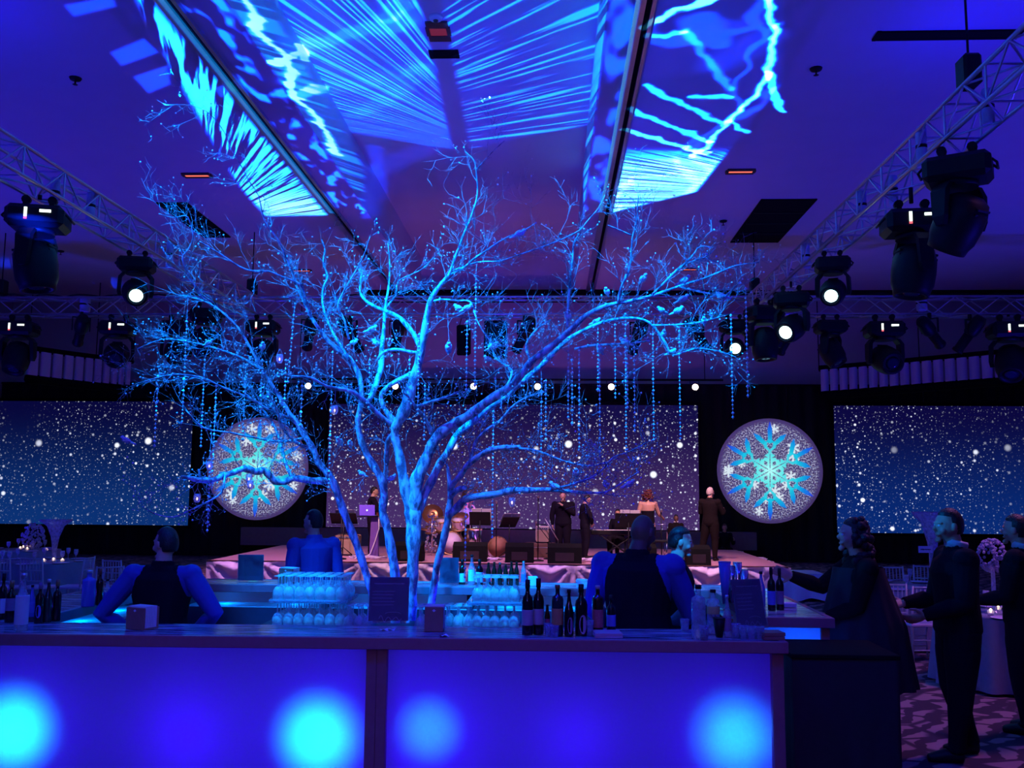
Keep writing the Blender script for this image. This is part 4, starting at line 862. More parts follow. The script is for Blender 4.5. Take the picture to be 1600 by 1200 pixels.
def person(label, x, y, z0, rz, h, top=None, bottom=None, hair=None, hairm=None, skin=None, pose=None, bulk=1.0, yaw=0., nod=0., near=False, vest=None, hem=.455, collar=None, curl=.5, group=None, inner=None, shoe=True, bare=False, sleeves=None, handL=None, handR=None, clasp=None):
    J = {**DEF, **(pose or {})}; J = {k: (Vector(v) * h if isinstance(v, tuple) else v) for k, v in J.items()}
    for k in ('sL', 'sR'): J[k].x *= (1 + (bulk - 1) * .7)
    t = thing('person', label, 'person', (x, y, z0), rz, group)
    mb = MB(); bones = []
    def ring_loft(pts):
        n = 20; vs = []
        for c, rx, ry in pts: vs += [c + Vector((rx * math.cos(2 * PI * k / n), ry * math.sin(2 * PI * k / n), 0)) for k in range(n)]
        fs = [(i * n + k, i * n + (k + 1) % n, (i + 1) * n + (k + 1) % n, (i + 1) * n + k) for i in range(len(pts) - 1) for k in range(n)]
        fs += [tuple(range(n))[::-1], tuple((len(pts) - 1) * n + k for k in range(n))]; mb._add(vs, fs)
    B = bulk; lerp = lambda a, b, q: a.lerp(b, q)
    pel, wst, cst, nkb, nkt = J['pel'], J['wst'], J['cst'], J['nkb'], J['nkt']
    low = pel + (pel - wst) * .35
    ring_loft([(low, .075 * B * h, .058 * B * h), (pel, .096 * B * h, .070 * B * h), (lerp(pel, wst, .5), .092 * B * h, .068 * B * h), (wst, .083 * B * h, .064 * B * h), (lerp(wst, cst, .5), .090 * B * h, .066 * B * h), (cst, .104 * B * h, .070 * B * h),
               (lerp(cst, nkb, .5), .104 * B * h, .062 * B * h), (lerp(cst, nkb, .85), .075 * B * h, .047 * h), (nkb + Vector((0, 0, .012 * h)), .040 * h, .038 * h), (nkt, .033 * h, .036 * h), (J['hd'], .030 * h, .034 * h)])
    bones += [(low, wst, .09 * h, 'hip'), (wst, cst, .09 * h, 'top'), (cst, nkb, .045 * h, 'top'), (nkb + Vector((0, 0, .022 * h)), nkt, .03 * h, 'skin')]
    # head
    HR = Matrix.Rotation(yaw, 3, 'Z') @ Matrix.Rotation(nod, 3, 'X'); hc = J['hd']
    hs = h
    mb.ell(hc, (.043 * hs, .056 * hs, .069 * hs), 20, 14, HR, head_shape)
    for c, r in (((0, .056, -.008), (.0085, .013, .012)), ((0, .050, .004), (.006, .010, .016)), ((0, .048, -.034), (.018, .010, .006)), ((0, .047, -.056), (.018, .013, .012)), ((0, .045, .014), (.034, .012, .007)),
                 ((.0445, -.004, -.002), (.006, .012, .018)), ((-.0445, -.004, -.002), (.006, .012, .018)), ((.024, .036, -.018), (.014, .014, .014)), ((-.024, .036, -.018), (.014, .014, .014))):
        mb.ell(hc + HR @ (Vector(c) * hs), [q * hs for q in r], 10, 6, HR)
    bones.append((hc - Vector((0, 0, .03 * h)), hc + Vector((0, 0, .03 * h)), .055 * h, 'skin'))
    for S in 'LR':
        s_, e_, w_ = J['s' + S], J['e' + S], J['w' + S]; sg = -1 if S == 'L' else 1; b_ = (1 + (B - 1) * .6)
        mb.tube([lerp(cst, nkb, .6).lerp(s_, .4), s_, lerp(s_, e_, .45), e_, lerp(e_, w_, .35), lerp(e_, w_, .97)], [.036 * b_ * h, .037 * b_ * h, .033 * b_ * h, .026 * b_ * h, .026 * b_ * h, .017 * h], 12)
        mb.ell(s_, [.038 * b_ * h] * 3, 12, 8)
        bones += [(s_, e_, .034 * h, 'arm'), (e_, lerp(e_, w_, .94), .026 * h, 'arm')]
        d = (w_ - e_).normalized(); hd = (handL if S == 'L' else handR)
        if hd: d = Vector(hd).normalized()
        fwd = Vector((0, 1, 0)); fwd = (fwd - d * fwd.dot(d)); fwd = fwd.normalized() if fwd.length > .2 else Vector((0, 0, 1)); pn = d.cross(fwd) * sg   # pn: towards the body, palm side
        if pn.dot(Vector((-sg, 0, 0))) < 0: pn = -pn
        pl = .056 * h; pc = w_ + d * pl * .55
        rotm = Matrix((fwd, pn, d)).transposed()
        mb.ell(pc, (.024 * h, .0115 * h, .034 * h), 12, 8, rotm); mb.tube([lerp(e_, w_, .9), w_ + d * .012 * h], [.0175 * h, .016 * h], 10)
        bones.append((w_ + d * .006 * h, w_ + d * pl * 1.9, .02 * h, 'skin'))
        for k, L in enumerate((.042, .047, .044, .034)):
            o0 = w_ + d * pl * .9 + fwd * (.018 - .012 * k) * h; c1 = curl * .7; c2 = curl * 1.6
            d1 = d * math.cos(c1) + pn * math.sin(c1); d2 = d * math.cos(c2) + pn * math.sin(c2); q1 = o0 + d1 * L * .5 * h; q2 = q1 + d2 * L * .55 * h
            mb.tube([o0 - d * .01 * h, o0, q1, q2], [.0062 * h, .0060 * h, .0054 * h, .0044 * h], 8)
        th = w_ + d * pl * .25 + fwd * .02 * h; td = (d * .6 + fwd * .7 + pn * .4 * curl).normalized(); mb.tube([th - fwd * .008 * h, th, th + td * .024 * h, th + (td * .5 + d * .6).normalized() * .026 * h + td * .022 * h], [.0075 * h, .0075 * h, .0066 * h, .005 * h], 8)
        hp, kn, an = J['h' + S], J['k' + S], J['a' + S]
        mb.tube([hp + Vector((0, 0, .03 * h)), hp, lerp(hp, kn, .4), kn, lerp(kn, an, .3), lerp(kn, an, .7), an], [.05 * h, .057 * b_ * h, .053 * b_ * h, .037 * b_ * h, .037 * h, .026 * h, .023 * h], 14)
        bones += [(hp, kn, .05 * h, 'leg'), (kn, lerp(kn, an, .92), .035 * h, 'leg')]
        fa = J['f' + S]; fd = Vector((math.sin(fa) * -1, math.cos(fa), 0)); hl = an + Vector((0, 0, -.022 * h)) - fd * .02 * h
        mb.tube([hl, an + Vector((0, 0, -.016 * h)) + fd * .02 * h, an + fd * .075 * h + Vector((0, 0, -.027 * h)), an + fd * .108 * h + Vector((0, 0, -.031 * h))], [.022 * h, .025 * h, .020 * h, .012 * h], 12)
        bones.append((hl, an + fd * .108 * h + Vector((0, 0, -.028 * h)), .022 * h, 'foot' + S))
    me = bake(mb, (.0062 if near else .012), 3 if near else 1)
    n = len(me.vertices); V = np.empty(n * 3, np.float32); me.vertices.foreach_get('co', V); V = V.reshape(-1, 3)
    NR = np.empty(n * 3, np.float32); me.vertices.foreach_get('normal', NR); NR = NR.reshape(-1, 3)
    quads = [p for p in me.polygons]; L = np.array([list(p.vertices) if len(p.vertices) == 4 else list(p.vertices)[:3] + [p.vertices[2]] for p in quads]); L = L[[i for i, p in enumerate(quads) if len(p.vertices) == 4]]
    C = V[L].mean(1); best = np.full(len(C), 1e9); lab = np.zeros(len(C), int); names = ['skin', 'top', 'hip', 'arm', 'leg', 'footL', 'footR']
    for a, b, r, l in bones:
        a_, ab = np.array(a), np.array(b - a); tt = np.clip(((C - a_) @ ab) / (ab @ ab), 0, 1); dd = np.linalg.norm(C - a_ - tt[:, None] * ab, axis=1) - r
        w_ = dd < best; best[w_] = dd[w_]; lab[w_] = names.index(l)
    LI = {k: lab == i for i, k in enumerate(names)}
    me.materials.clear(); me.materials.append(skin or M['skin'])
    body = put('body', me, None, t)
    top = top or M['suit']; bottom = bottom or M['suit']
    hz_ = C[:, 2]; jack = LI['top'] | LI['hip'] & (hz_ > hem * h) | LI['leg'] & (hz_ > hem * h)
    if bare: jack = LI['top'] & (hz_ < .70 * h) | LI['hip'] & (hz_ > hem * h)
    pants = (LI['hip'] | LI['leg']) & ~(hz_ > (hem + .012) * h)
    if hem > .6: pants = LI['hip'] | LI['leg']
    sl = sleeves or top
    if vest:
        shell('shirt', me, V, NR, L, LI['arm'] | (LI['top'] & (hz_ > .70 * h)), .006 * h, sl, t)
        shell('vest', me, V, NR, L, jack & ~LI['arm'], .010 * h, vest, t)
    else:
        shell('jacket' if not bare else 'dress_top', me, V, NR, L, jack | (LI['arm'] & (not bare)), .009 * h, top, t)
    shell('trousers', me, V, NR, L, pants, .010 * h, bottom, t)
    for S in 'LR': shell('shoe', me, V, NR, L, LI['foot' + S], .005 * h, M['black'], t)
    if collar: put('collar', MB().lathe([(.046 * h, 0), (.047 * h, .022 * h), (.043 * h, .032 * h), (.039 * h, .024 * h)], 18, nkb + Vector((0, .002 * h, .018 * h)), axis=Matrix.Rotation(.2, 3, 'X')), collar, t)
    # hair
    hm = hairm or M['hairk']
    if hair:
        mbh = MB(); rr = random.Random(label)
        if hair == 'short':
            def fn(p):
                return 1.0 if (p.z > .5) or (p.y < .2 and p.z > .0) or (p.y < -.25 and p.z > -.6) else .84
            mbh.ell(hc + HR @ Vector((0, -.004 * hs, .006 * hs)), (.0475 * hs, .060 * hs, .072 * hs), 24, 18, HR, fn)
        elif hair == 'stubble':
            mbh.ell(hc + HR @ Vector((0, -.003 * hs, .002 * hs)), (.0445 * hs, .0575 * hs, .0715 * hs), 24, 16, HR, lambda p: 1.0 if p.y < .1 and p.z > -.3 else .85)
        elif hair == 'curly' or hair == 'long':
            mbh.ell(hc + HR @ Vector((0, -.008 * hs, .008 * hs)), (.054 * hs, .062 * hs, .074 * hs), 20, 14, HR, lambda p: 1.0 if not (p.y > .3 and p.z < .5) else .8)
            lo = -.075 if hair == 'curly' else -.19
            for k in range(120 if hair == 'curly' else 190):
                a = rr.uniform(PI * .95, PI * 2.05) if True else 0; zz = rr.uniform(lo, .07); q = .05 + .014 * rr.random() + (.012 if zz < 0 else 0)
                q *= (1 if zz < .02 else math.sqrt(max(.05, 1 - ((zz - .0) / .085) ** 2)))
                mbh.ell(hc + HR @ Vector((q * math.cos(a) * hs * 1.02, q * math.sin(a) * hs * 1.05, zz * hs)), [rr.uniform(.012, .02) * hs] * 3, 7, 5)
        put('hair', mbh, hm, t)
    if near:
        for s in (-1, 1): put('eye', MB().ell(hc + HR @ Vector((s * .0165 * hs, .0462 * hs, .004 * hs)), [.0075 * hs] * 3, 10, 6), M['white'], t)
    return t, J
SIT = dict(hL=(-.052, 0, .0), kL=(-.07, .23, .03), aL=(-.07, .22, -.235), hR=(.052, 0, 0), kR=(.07, .23, .03), aR=(.07, .22, -.235), pel=(0, 0, .02), wst=(0, .0, .125), cst=(0, .01, .25), nkb=(0, .0, .33), nkt=(0, .01, .377), hd=(0, .025, .437),
           sL=(-.108, 0, .305), sR=(.108, 0, .305), eL=(-.14, .03, .15), eR=(.14, .03, .15), wL=(-.09, .17, .12), wR=(.09, .17, .12))
SIT = {k: (v[0], v[1], v[2] + .28) for k, v in SIT.items()}
HP = PI / 2
def on_stage(px, head_py, Y): p = atY(px, head_py, Y); return p.x, (p.z - SZ)
# band, left to right
x, hh = on_stage(583, 761, 22.2)
person('musician in black suit playing violin behind the laptop', x, 22.2, SZ, -HP * .75, hh, hair='short', pose=dict(eR=(.16, .05, .66), wR=(.06, .15, .72), eL=(-.15, .06, .68), wL=(-.05, .17, .76), hd=(-.01, .022, .93)), yaw=-.3, nod=-.15, group=None)
vx, vy, vz = x + .18, 22.15, SZ + hh * .72
t = thing('violin', 'brown violin held by the musician behind the laptop', 'violin', (vx, vy, vz)); ro = Matrix.Rotation(.5, 3, 'Y')
put('violin_body', MB().lathe([(0, -.16), (.08, -.14), (.10, -.08), (.06, 0), (.08, .07), (.06, .13), (0, .14)], 14, (0, -.03, -.1), sy=.3), pm('violin_wood', (.35, .12, .04), .3), t); put('neck', MB().box((.0, -.03, .12), (.03, .02, .24)), M['wood'], t); put('bow', MB().cyl((-.1, -.1, -.1), (.34, -.08, .22), .006, n=5), M['cloth'], t)
x, hh = on_stage(727, 772, 23.3)
sd = lambda px, hy, Y: (atY(px, hy, Y).x, (atY(px, hy, Y).z - SZ) / .79)
x, hh = sd(728, 778, 23.65)
person('drummer in shirt sleeves with raised arms behind the drum kit', x, 23.65, SZ, PI, hh, top=M['shirt'], bottom=M['suit'], hair='short', pose={**SIT, 'eL': (-.19, .06, .50), 'wL': (-.14, .14, .64), 'eR': (.19, .06, .50), 'wR': (.13, .16, .63)}, nod=.1)
t = thing('drum_stool', 'drum throne under the drummer', 'stool', (x, 23.65, SZ)); put('seat', MB().lathe([(0, .36), (.17, .36), (.18, .40), (.16, .43), (0, .44)], 16), M['black'], t); put('post', MB().cyl((0, 0, 0), (0, 0, .37), .02), M['chrome'], t)
x, hh = on_stage(880, 768, 22.0)
person('bulky musician in black suit raising a hand to his chest', x, 22.0, SZ, PI * .93, hh, hair='short', bulk=1.3, pose=dict(eR=(.17, .02, .64), wR=(.16, .02, .50), eL=(-.17, .05, .66), wL=(-.02, .13, .79)), yaw=.2, nod=-.1)
x, hh = on_stage(914, 773, 21.8)
person('musician in black looking down with a hand on his hip', x, 21.8, SZ, -HP * .85, hh, hair='short', pose=dict(eR=(.17, .06, .64), wR=(.11, .08, .55), wL=(-.1, .09, .56), hd=(0, .035, .925)), nod=-.35)
x, hh = sd(966, 794, 22.7)
person('pianist with dark hair seated behind the wide music stand', x, 22.7, SZ, PI * .85, hh * .98, hair='short', pose=SIT, yaw=.3)
t = thing('piano_stool', 'stool under the pianist', 'stool', (x, 22.7, SZ)); put('seat', MB().bbox((0, 0, .38), (.4, .34, .07), .02), M['black'], t)
for sx in (-1, 1): put('leg', MB().tube([(sx * .16, -.13, 0), (sx * .16, 0, .36), (sx * .16, .13, 0)], .015, 6), M['black'], t)
x, hh = on_stage(1012, 766, 22.0)
person('singer with a mass of auburn curls and bare back seen from behind', x, 22.0, SZ, .1, hh, top=M['suit'], bottom=M['suit'], hair='curly', hairm=M['hairr'], bare=True, pose=dict(eL=(-.15, -.02, .64), wL=(-.16, .04, .52), eR=(.17, .05, .65), wR=(.25, .17, .60)))
x, hh = sd(1056, 804, 23.2)
person('musician in dark suit and pale tie seated right of the singer', x, 23.2, SZ, PI, hh, top=M['suitb'], hair='short', skin=M['skind'], pose=SIT, collar=M['white'])
t = thing('band_stool', 'stool under the seated musician at right', 'stool', (x, 23.2, SZ)); put('seat', MB().lathe([(0, .36), (.18, .36), (.18, .42), (0, .43)], 16), M['black'], t); put('post', MB().cyl((0, 0, 0), (0, 0, .37), .025), M['chrome'], t)
p = atY(1053, 850, 22.4)
x, hh = on_stage(1109, 762, 21.6)
person('grey haired man in black suit turned away holding a microphone', x, 21.6, SZ, -.55, hh, top=M['suitb'], bottom=M['suitb'], hair='short', hairm=M['hairw'], bulk=1.12, pose=dict(eR=(.16, .06, .65), wR=(.12, .19, .70), aL=(-.14, -.02, .045), kL=(-.10, .0, .28), eL=(-.15, .03, .65), wL=(-.05, .17, .66)), yaw=-.3)
t = thing('hand_microphone', 'microphone in the hands of the grey haired man', 'microphone', (x + .30, 21.85, SZ + hh * .70)); put('handle', MB().lathe([(0, -.12), (.012, -.12), (.016, .03), (0, .03)], 8), M['black'], t); put('mesh_head', MB().ell((0, 0, .05), (.026, .026, .032), 10, 6), M['alu'], t)
x = atY(1134, 855, 26.0).x
person('seated guest beyond the far edge of the stage, hands raised', x, 26.15, 0, PI, 1.42, top=M['suit'], hair='short', hairm=M['hairr'], pose={**SIT, **{k: (SIT[k][0], SIT[k][1], SIT[k][2]) for k in ()}, 'wL': (-.16, .10, .48), 'wR': (.16, .10, .48), 'eL': (-.17, .02, .40), 'eR': (.17, .02, .40)})
t = thing('guest_chair', 'chair of the seated guest beyond the stage', 'chair', (x, 26.2, 0)); put('seat', MB().bbox((0, 0, .33), (.42, .42, .06), .02), M['black'], t); put('backrest', MB().bbox((0, .22, .6), (.4, .04, .45), .015), M['black'], t)
for sx in (-1, 1):
    for sy in (-1, 1): put('leg', MB().cyl((sx * .18, sy * .18, 0), (sx * .18, sy * .18, .31), .016, n=6), M['black'], t)
# bar staff
p = atY(258, 826, 6.95)
person('bartender in dark vest and blue sleeves behind the left bar, hands on hips', p.x, 6.95, 0, .05, p.z - .0, vest=M['suit'], sleeves=M['shirtb'], hair='short', bulk=1.22, near=True, yaw=1.0, pose=dict(eL=(-.245, -.03, .635), wL=(-.13, .05, .545), eR=(.245, -.03, .64), wR=(.13, .05, .55)), handL=(.5, .8, -.3), handR=(-.5, .8, -.3))
p = atY(996, 802, 6.85)
person('large bald bartender in vest and blue shirt, back turned', p.x, 6.85, 0, -.35, p.z, vest=M['suit'], sleeves=M['shirtb'], skin=M['skind'], bulk=1.36, near=True, yaw=-.3, nod=-.15, pose=dict(eL=(-.19, .02, .62), wL=(-.15, .14, .56), eR=(.19, .06, .62), wR=(.10, .19, .575), hd=(.012, .03, .925)))
p = atY(1057, 825, 8.0)
person('bartender in profile facing right behind the bald one', p.x, 8.0, 0, -HP, p.z, vest=M['suit'], sleeves=M['suit'], hair='short', near=True, pose=dict(eL=(-.15, .05, .63), wL=(-.1, .18, .58), eR=(.15, .05, .63), wR=(.1, .18, .58)), nod=-.12)
p = atY(492, 798, 9.75)
person('person in deep blue shirt passing behind the back bar', p.x, 9.75, 0, HP * .4, p.z, top=M['shirtb'], bottom=M['suit'], hair='short', near=True, hem=.5, yaw=.5, bulk=1.1)
# guests at the right
p = atY(1290, 812, 7.5); hh = p.z
tw, J = person('guest with long curls and shawl reaching over the right bar', p.x + .24, 7.5, 0, HP, hh, top=M['suitb'], bottom=M['suit'], hair='long', hairm=M['brownw'], near=True, pose=dict(eR=(.14, .12, .70), wR=(.12, .25, .745), eL=(-.12, .05, .64), wL=(-.08, .15, .60)), curl=.25, handR=(0, .9, .35), nod=.05)
coat = pm('black_shawl', (.016, .012, .018), .8, 0, .3, 40)
def coat_fn(u, v):
    a = u * 2 * PI; s = 1 - v; r = (.105 + .03 * (1 - abs(2 * v - 1)) + .10 * s ** 1.2 + .012 * math.sin(a * 13) * s) * hh
    return (r * .80 * math.cos(a), r * 1.0 * math.sin(a) - .02 * s * hh, (.30 + .50 * v) * hh)
put('long_coat', MB().grid(coat_fn, 64, 14), coat, tw)
p = atY(1488, 797, 7.6); hh = p.z
person('tall guest in dark suit with white collar standing at the right', p.x, 7.6, 0, HP * .95, hh, top=M['suit'], bottom=M['suit'], hair='short', near=True, collar=M['shirt'], bulk=1.18, pose=dict(eR=(.15, .04, .62), wR=(.12, .17, .60), eL=(-.15, .02, .63), wL=(-.12, .16, .58), kL=(-.07, .02, .28), aL=(-.075, .05, .045), aR=(.075, -.06, .045)), yaw=.15, hem=.43)
p = atY(1592, 806, 8.4); hh = p.z
person('guest in black suit cut off by the right picture edge', p.x, 8.4, 0, HP * .55, hh, top=M['suit'], bottom=M['suit'], hair='short', near=True, collar=M['shirt'], bulk=1.15, pose=dict(eL=(-.15, .03, .63), wL=(-.1, .16, .60)), hem=.43)
# ================================================================== the lit bar
def acrylic(name, tint, tr=.85):
    m_ = bpy.data.materials.new(name); m_.use_nodes = True; nt = m_.node_tree; nt.nodes.clear()
    o = nt.nodes.new('ShaderNodeOutputMaterial'); t = nt.nodes.new('ShaderNodeBsdfTranslucent'); d = nt.nodes.new('ShaderNodeBsdfDiffuse'); mx = nt.nodes.new('ShaderNodeMixShader')
    n = nt.nodes.new('ShaderNodeTexNoise'); n.inputs['Scale'].default_value = 90; tc = nt.nodes.new('ShaderNodeTexCoord'); nt.links.new(tc.outputs['Object'], n.inputs['Vector'])
    mc = nt.nodes.new('ShaderNodeMix'); mc.data_type = 'RGBA'; mc.inputs[6].default_value = (*[c * .93 for c in tint], 1); mc.inputs[7].default_value = (*tint, 1); nt.links.new(n.outputs[0], mc.inputs[0])
    nt.links.new(mc.outputs[2], t.inputs[0]); nt.links.new(mc.outputs[2], d.inputs[0]); mx.inputs[0].default_value = 1 - tr
    nt.links.new(t.outputs[0], mx.inputs[1]); nt.links.new(d.outputs[0], mx.inputs[2]); nt.links.new(mx.outputs[0], o.inputs[0]); return m_
def streak_top():
    m_ = pm('streaked_acrylic_top', (.30, .34, .42), .16, 0, .2, 8, spec=.7); nt = m_.node_tree; N = NT(nt); b = nt.nodes['Principled BSDF']
    tc = nt.nodes.new('ShaderNodeTexCoord'); mp = nt.nodes.new('ShaderNodeMapping'); mp.inputs['Scale'].default_value = (1.2, 16, 1); nt.links.new(tc.outputs['Object'], mp.inputs[0])
    n = N.noise(mp.outputs[0], 3.0, 5.0); mx = nt.nodes.new('ShaderNodeMix'); mx.data_type = 'RGBA'; mx.inputs[6].default_value = (.10, .11, .16, 1); mx.inputs[7].default_value = (.70, .78, .85, 1)
    nt.links.new(N.step(n, .42, .66), mx.inputs[0]); nt.links.new(mx.outputs[2], b.inputs['Base Color'])
    bp = nt.nodes.new('ShaderNodeBump'); bp.inputs['Strength'].default_value = .25; bp.inputs['Distance'].default_value = .01; nt.links.new(n, bp.inputs['Height']); nt.links.new(bp.outputs[0], b.inputs['Normal']); return m_
PANEL = acrylic('frosted_acrylic_panel', (.8, .85, .9), .93); TOP = streak_top(); EDGE = pm('dark_bar_edge', (.34, .11, .16), .5, 0, .15, 30); CARC = pm('bar_carcass', (.04, .018, .05), .6, 0, .2, 20)
INS = pm('white_lightbox_lining', (.75, .75, .78), .7)
FB = thing('lit_bar_counter', 'long front bar with glowing blue panels and dark wood edge', 'bar', (1.42, 5.735, 0), math.radians(1.55))
BW, BD, BH = 5.15, .50, 1.15
put('edge_strip', MB().bbox((-BW / 2, .02, BH - .035), (BW, .04, .07), .004), EDGE, FB); put('edge_strip', MB().bbox((-.02, BD / 2 + .02, BH - .035), (.04, BD - .04, .07), .004), EDGE, FB)
put('counter_surface', MB().bbox((-BW / 2 - .02, BD / 2 + .02, BH - .033), (BW - .04, BD - .045, .062), .003), TOP, FB)
put('end_post', MB().bbox((-.055, .09, .54), (.07, .10, 1.08), .004), EDGE, FB); put('end_panel', MB().box((-.045, .30, .54), (.03, .32, 1.07)), CARC, FB)
for k in range(2): put('middle_post', MB().bbox((-2.445 - .0635 * k, .085, .54), (.062, .09, 1.08), .003), EDGE, FB)
put('end_post', MB().bbox((-5.06, .09, .54), (.07, .10, 1.08), .004), EDGE, FB)
put('back_board', MB().box((-BW / 2, BD - .02, .54), (BW - .1, .03, 1.07)), INS, FB); put('plinth', MB().box((-BW / 2, .25, .04), (BW - .1, .4, .08)), CARC, FB)
for x0, x1 in ((-2.41, -.095), (-5.02, -2.545)): put('glowing_panel', MB().quad((x0, .075, .09), (x1, .075, .09), (x1, .075, 1.075), (x0, .075, 1.075)), PANEL, FB)
def inbar(x, y, z, e, col, size=.03): # lamps fitted inside the bar
    o = lamp('bar_led', 'POINT', (0, 0, 0), e, col, None, size); o.parent = FB; o.location = (x, y, z); return o
def xl(px, py=1140): p = atY(px, py, 5.78); return p.x - 1.42, p.z
for px, py, e, yy in ((36, 1134, 36, .38), (500, 1148, 33, .38), (672, 1138, 7, .38), (1150, 1152, 15, .38)):
    x, z = xl(px, py); o = lamp('bar_led', 'SPOT', (0, 0, 0), e, (0, .22, 1.0), None, .03, 76 if px == 672 else 94, 1.0); o.parent = FB; o.location = (x, yy, z); o.rotation_euler = (-PI / 2, 0, 0)
for px, e in ((40, 1), (300, .8), (520, 1), (680, .8), (900, .6), (1140, .9)):
    x, z = xl(px, 1080); inbar(x, .38, .55, e * 4.0, (.03, 0, 1.0), .1)
# right wing, back bar and left wing
RB = thing('side_bar', 'right wing of the bar with a glowing end panel', 'bar', (1.74, 6.82, 0))
put('edge_strip', MB().bbox((0, .02, BH - .035), (.56, .04, .07), .004), EDGE, RB); put('edge_strip', MB().bbox((.26, .88, BH - .035), (.04, 1.68, .07), .004), EDGE, RB); put('edge_strip', MB().bbox((-.26, .88, BH - .035), (.04, 1.68, .07), .004), EDGE, RB)
put('counter_surface', MB().bbox((0, .88, BH - .033), (.48, 1.68, .062), .003), TOP, RB); put('corner_post', MB().bbox((.225, .09, .54), (.06, .08, 1.08), .004), EDGE, RB); put('corner_post', MB().bbox((-.245, .09, .54), (.04, .08, 1.08), .004), EDGE, RB)
put('glowing_panel', MB().quad((-.225, .075, .07), (.195, .075, .07), (.195, .075, 1.08), (-.225, .075, 1.08)), PANEL, RB); put('side_panel', MB().quad((.235, .15, .06), (.235, 1.65, .06), (.235, 1.65, 1.08), (.235, .15, 1.08)), PANEL, RB); put('inner_side', MB().box((-.235, .9, .54), (.02, 1.5, 1.07)), INS, RB); put('plinth', MB().box((0, .85, .03), (.44, 1.5, .06)), CARC, RB)
for y, e in ((.30, 4.), (1.1, 4.0)): o = lamp('bar_led', 'POINT', (0, 0, 0), e, (0, .07, 1.0), None, .05); o.parent = RB; o.location = (.05, y, .85)
BB = thing('back_bar', 'long back bar with a cyan glowing gap beneath its top', 'bar', (-.75, 8.57, 0)); L_ = 5.5
put('edge_strip', MB().bbox((0, .02, BH - .035), (L_, .04, .07), .004), EDGE, BB); put('edge_strip', MB().bbox((0, .50, BH - .035), (L_, .04, .07), .004), EDGE, BB); put('counter_surface', MB().bbox((0, .26, BH - .033), (L_ - .02, .44, .062), .003), TOP, BB)
put('glowing_panel', MB().box((0, .45, .56), (L_ - .1, .012, 1.0)), PANEL, BB); put('shelf', MB().bbox((0, .24, .925), (L_ - .12, .38, .03), .003), INS, BB); put('front_board', MB().box((0, .05, .485), (L_ - .1, .02, .91)), CARC, BB)
for k in range(5): put('upright', MB().box((-L_ / 2 + .06 + k * (L_ - .12) / 4, .24, .54), (.05, .38, 1.07)), CARC, BB)
for k in range(8): o = lamp('bar_led', 'POINT', (0, 0, 0), 1.9, (0, .20, 1.0), None, .03); o.parent = BB; o.location = (-L_ / 2 + .4 + k * (L_ - .8) / 7, .3, 1.02)
LB = thing('side_bar', 'left wing of the bar running back beside the bartender', 'bar', (-3.76, 6.35, 0))
put('edge_strip', MB().bbox((.26, 1.05, BH - .035), (.04, 2.1, .07), .004), pm('green_tinted_edge', (.10, .22, .28), .4), LB); put('edge_strip', MB().bbox((-.26, 1.05, BH - .035), (.04, 2.1, .07), .004), EDGE, LB); put('counter_surface', MB().bbox((0, 1.05, BH - .033), (.48, 2.1, .062), .003), TOP, LB)
put('glowing_panel', MB().box((-.22, 1.05, .56), (.012, 2.0, 1.0)), PANEL, LB); put('shelf', MB().bbox((.0, 1.05, .955), (.44, 2.0, .03), .003), INS, LB); put('inner_board', MB().box((.23, 1.05, .48), (.02, 2.0, .94)), CARC, LB)
for y in (.03, 2.07): put('end_board', MB().box((0, y, .54), (.48, .03, 1.07)), CARC, LB)
for k in range(3): o = lamp('bar_led', 'POINT', (0, 0, 0), 1.9, (0, .20, 1.0), None, .03); o.parent = LB; o.location = (0, .4 + k * .65, 1.02)
SB = thing('service_counter', 'black draped service counter at the right end of the bar', 'counter', (1.90, 6.52, 0))
put('top', MB().bbox((0, 0, .985), (.70, .62, .03), .006), M['blackm'], SB)
def cl(u, v):
    a = u * 4; k = int(a) % 4; f = a - int(a); c4 = [(-.34, -.30), (.34, -.30), (.34, .30), (-.34, .30), (-.34, -.30)]; p, q = c4[k], c4[k + 1]; nx, ny = [(0, -1), (1, 0), (0, 1), (-1, 0)][k]
    r = .012 * math.sin(u * 90) * (1 - v); return (p[0] + (q[0] - p[0]) * f + nx * r, p[1] + (q[1] - p[1]) * f + ny * r, .01 + .965 * v)
put('black_cloth', MB().grid(cl, 96, 4), pm('black_table_cloth', (.030, .018, .026), .9, 0, .25, 30), SB)

# ------------------------------------------------------------------ bottles
GL_D = pm('dark_bottle_glass', (.006, .004, .009), .08, spec=.6); GL_B = pm('brown_bottle_glass', (.03, .010, .004), .08, spec=.7); GL_G = pm('green_bottle_glass', (.014, .03, .03), .1, spec=.7)
GL_C = glassy('clear_bottle_glass', (.75, .85, 1), .72); GL_BL = pm('frosted_blue_bottle', (.10, .14, .55), .25)
LBL = dict(white=pm('white_label', (.42, .34, .38), .6, 0, .1, 40), cyan=pm('pale_label', (.55, .75, .8), .6, 0, .08, 40), orange=pm('orange_label', (.5, .22, .08), .6, 0, .15, 40), violet=pm('violet_label', (.24, .15, .27), .6, 0, .15, 40), red=pm('red_label', (.45, .10, .12), .6, 0, .3, 60), blue=pm('blue_label', (.12, .16, .6), .6, 0, .1, 40), yellow=pm('yellow_label', (.45, .42, .14), .6, 0, .1, 40))
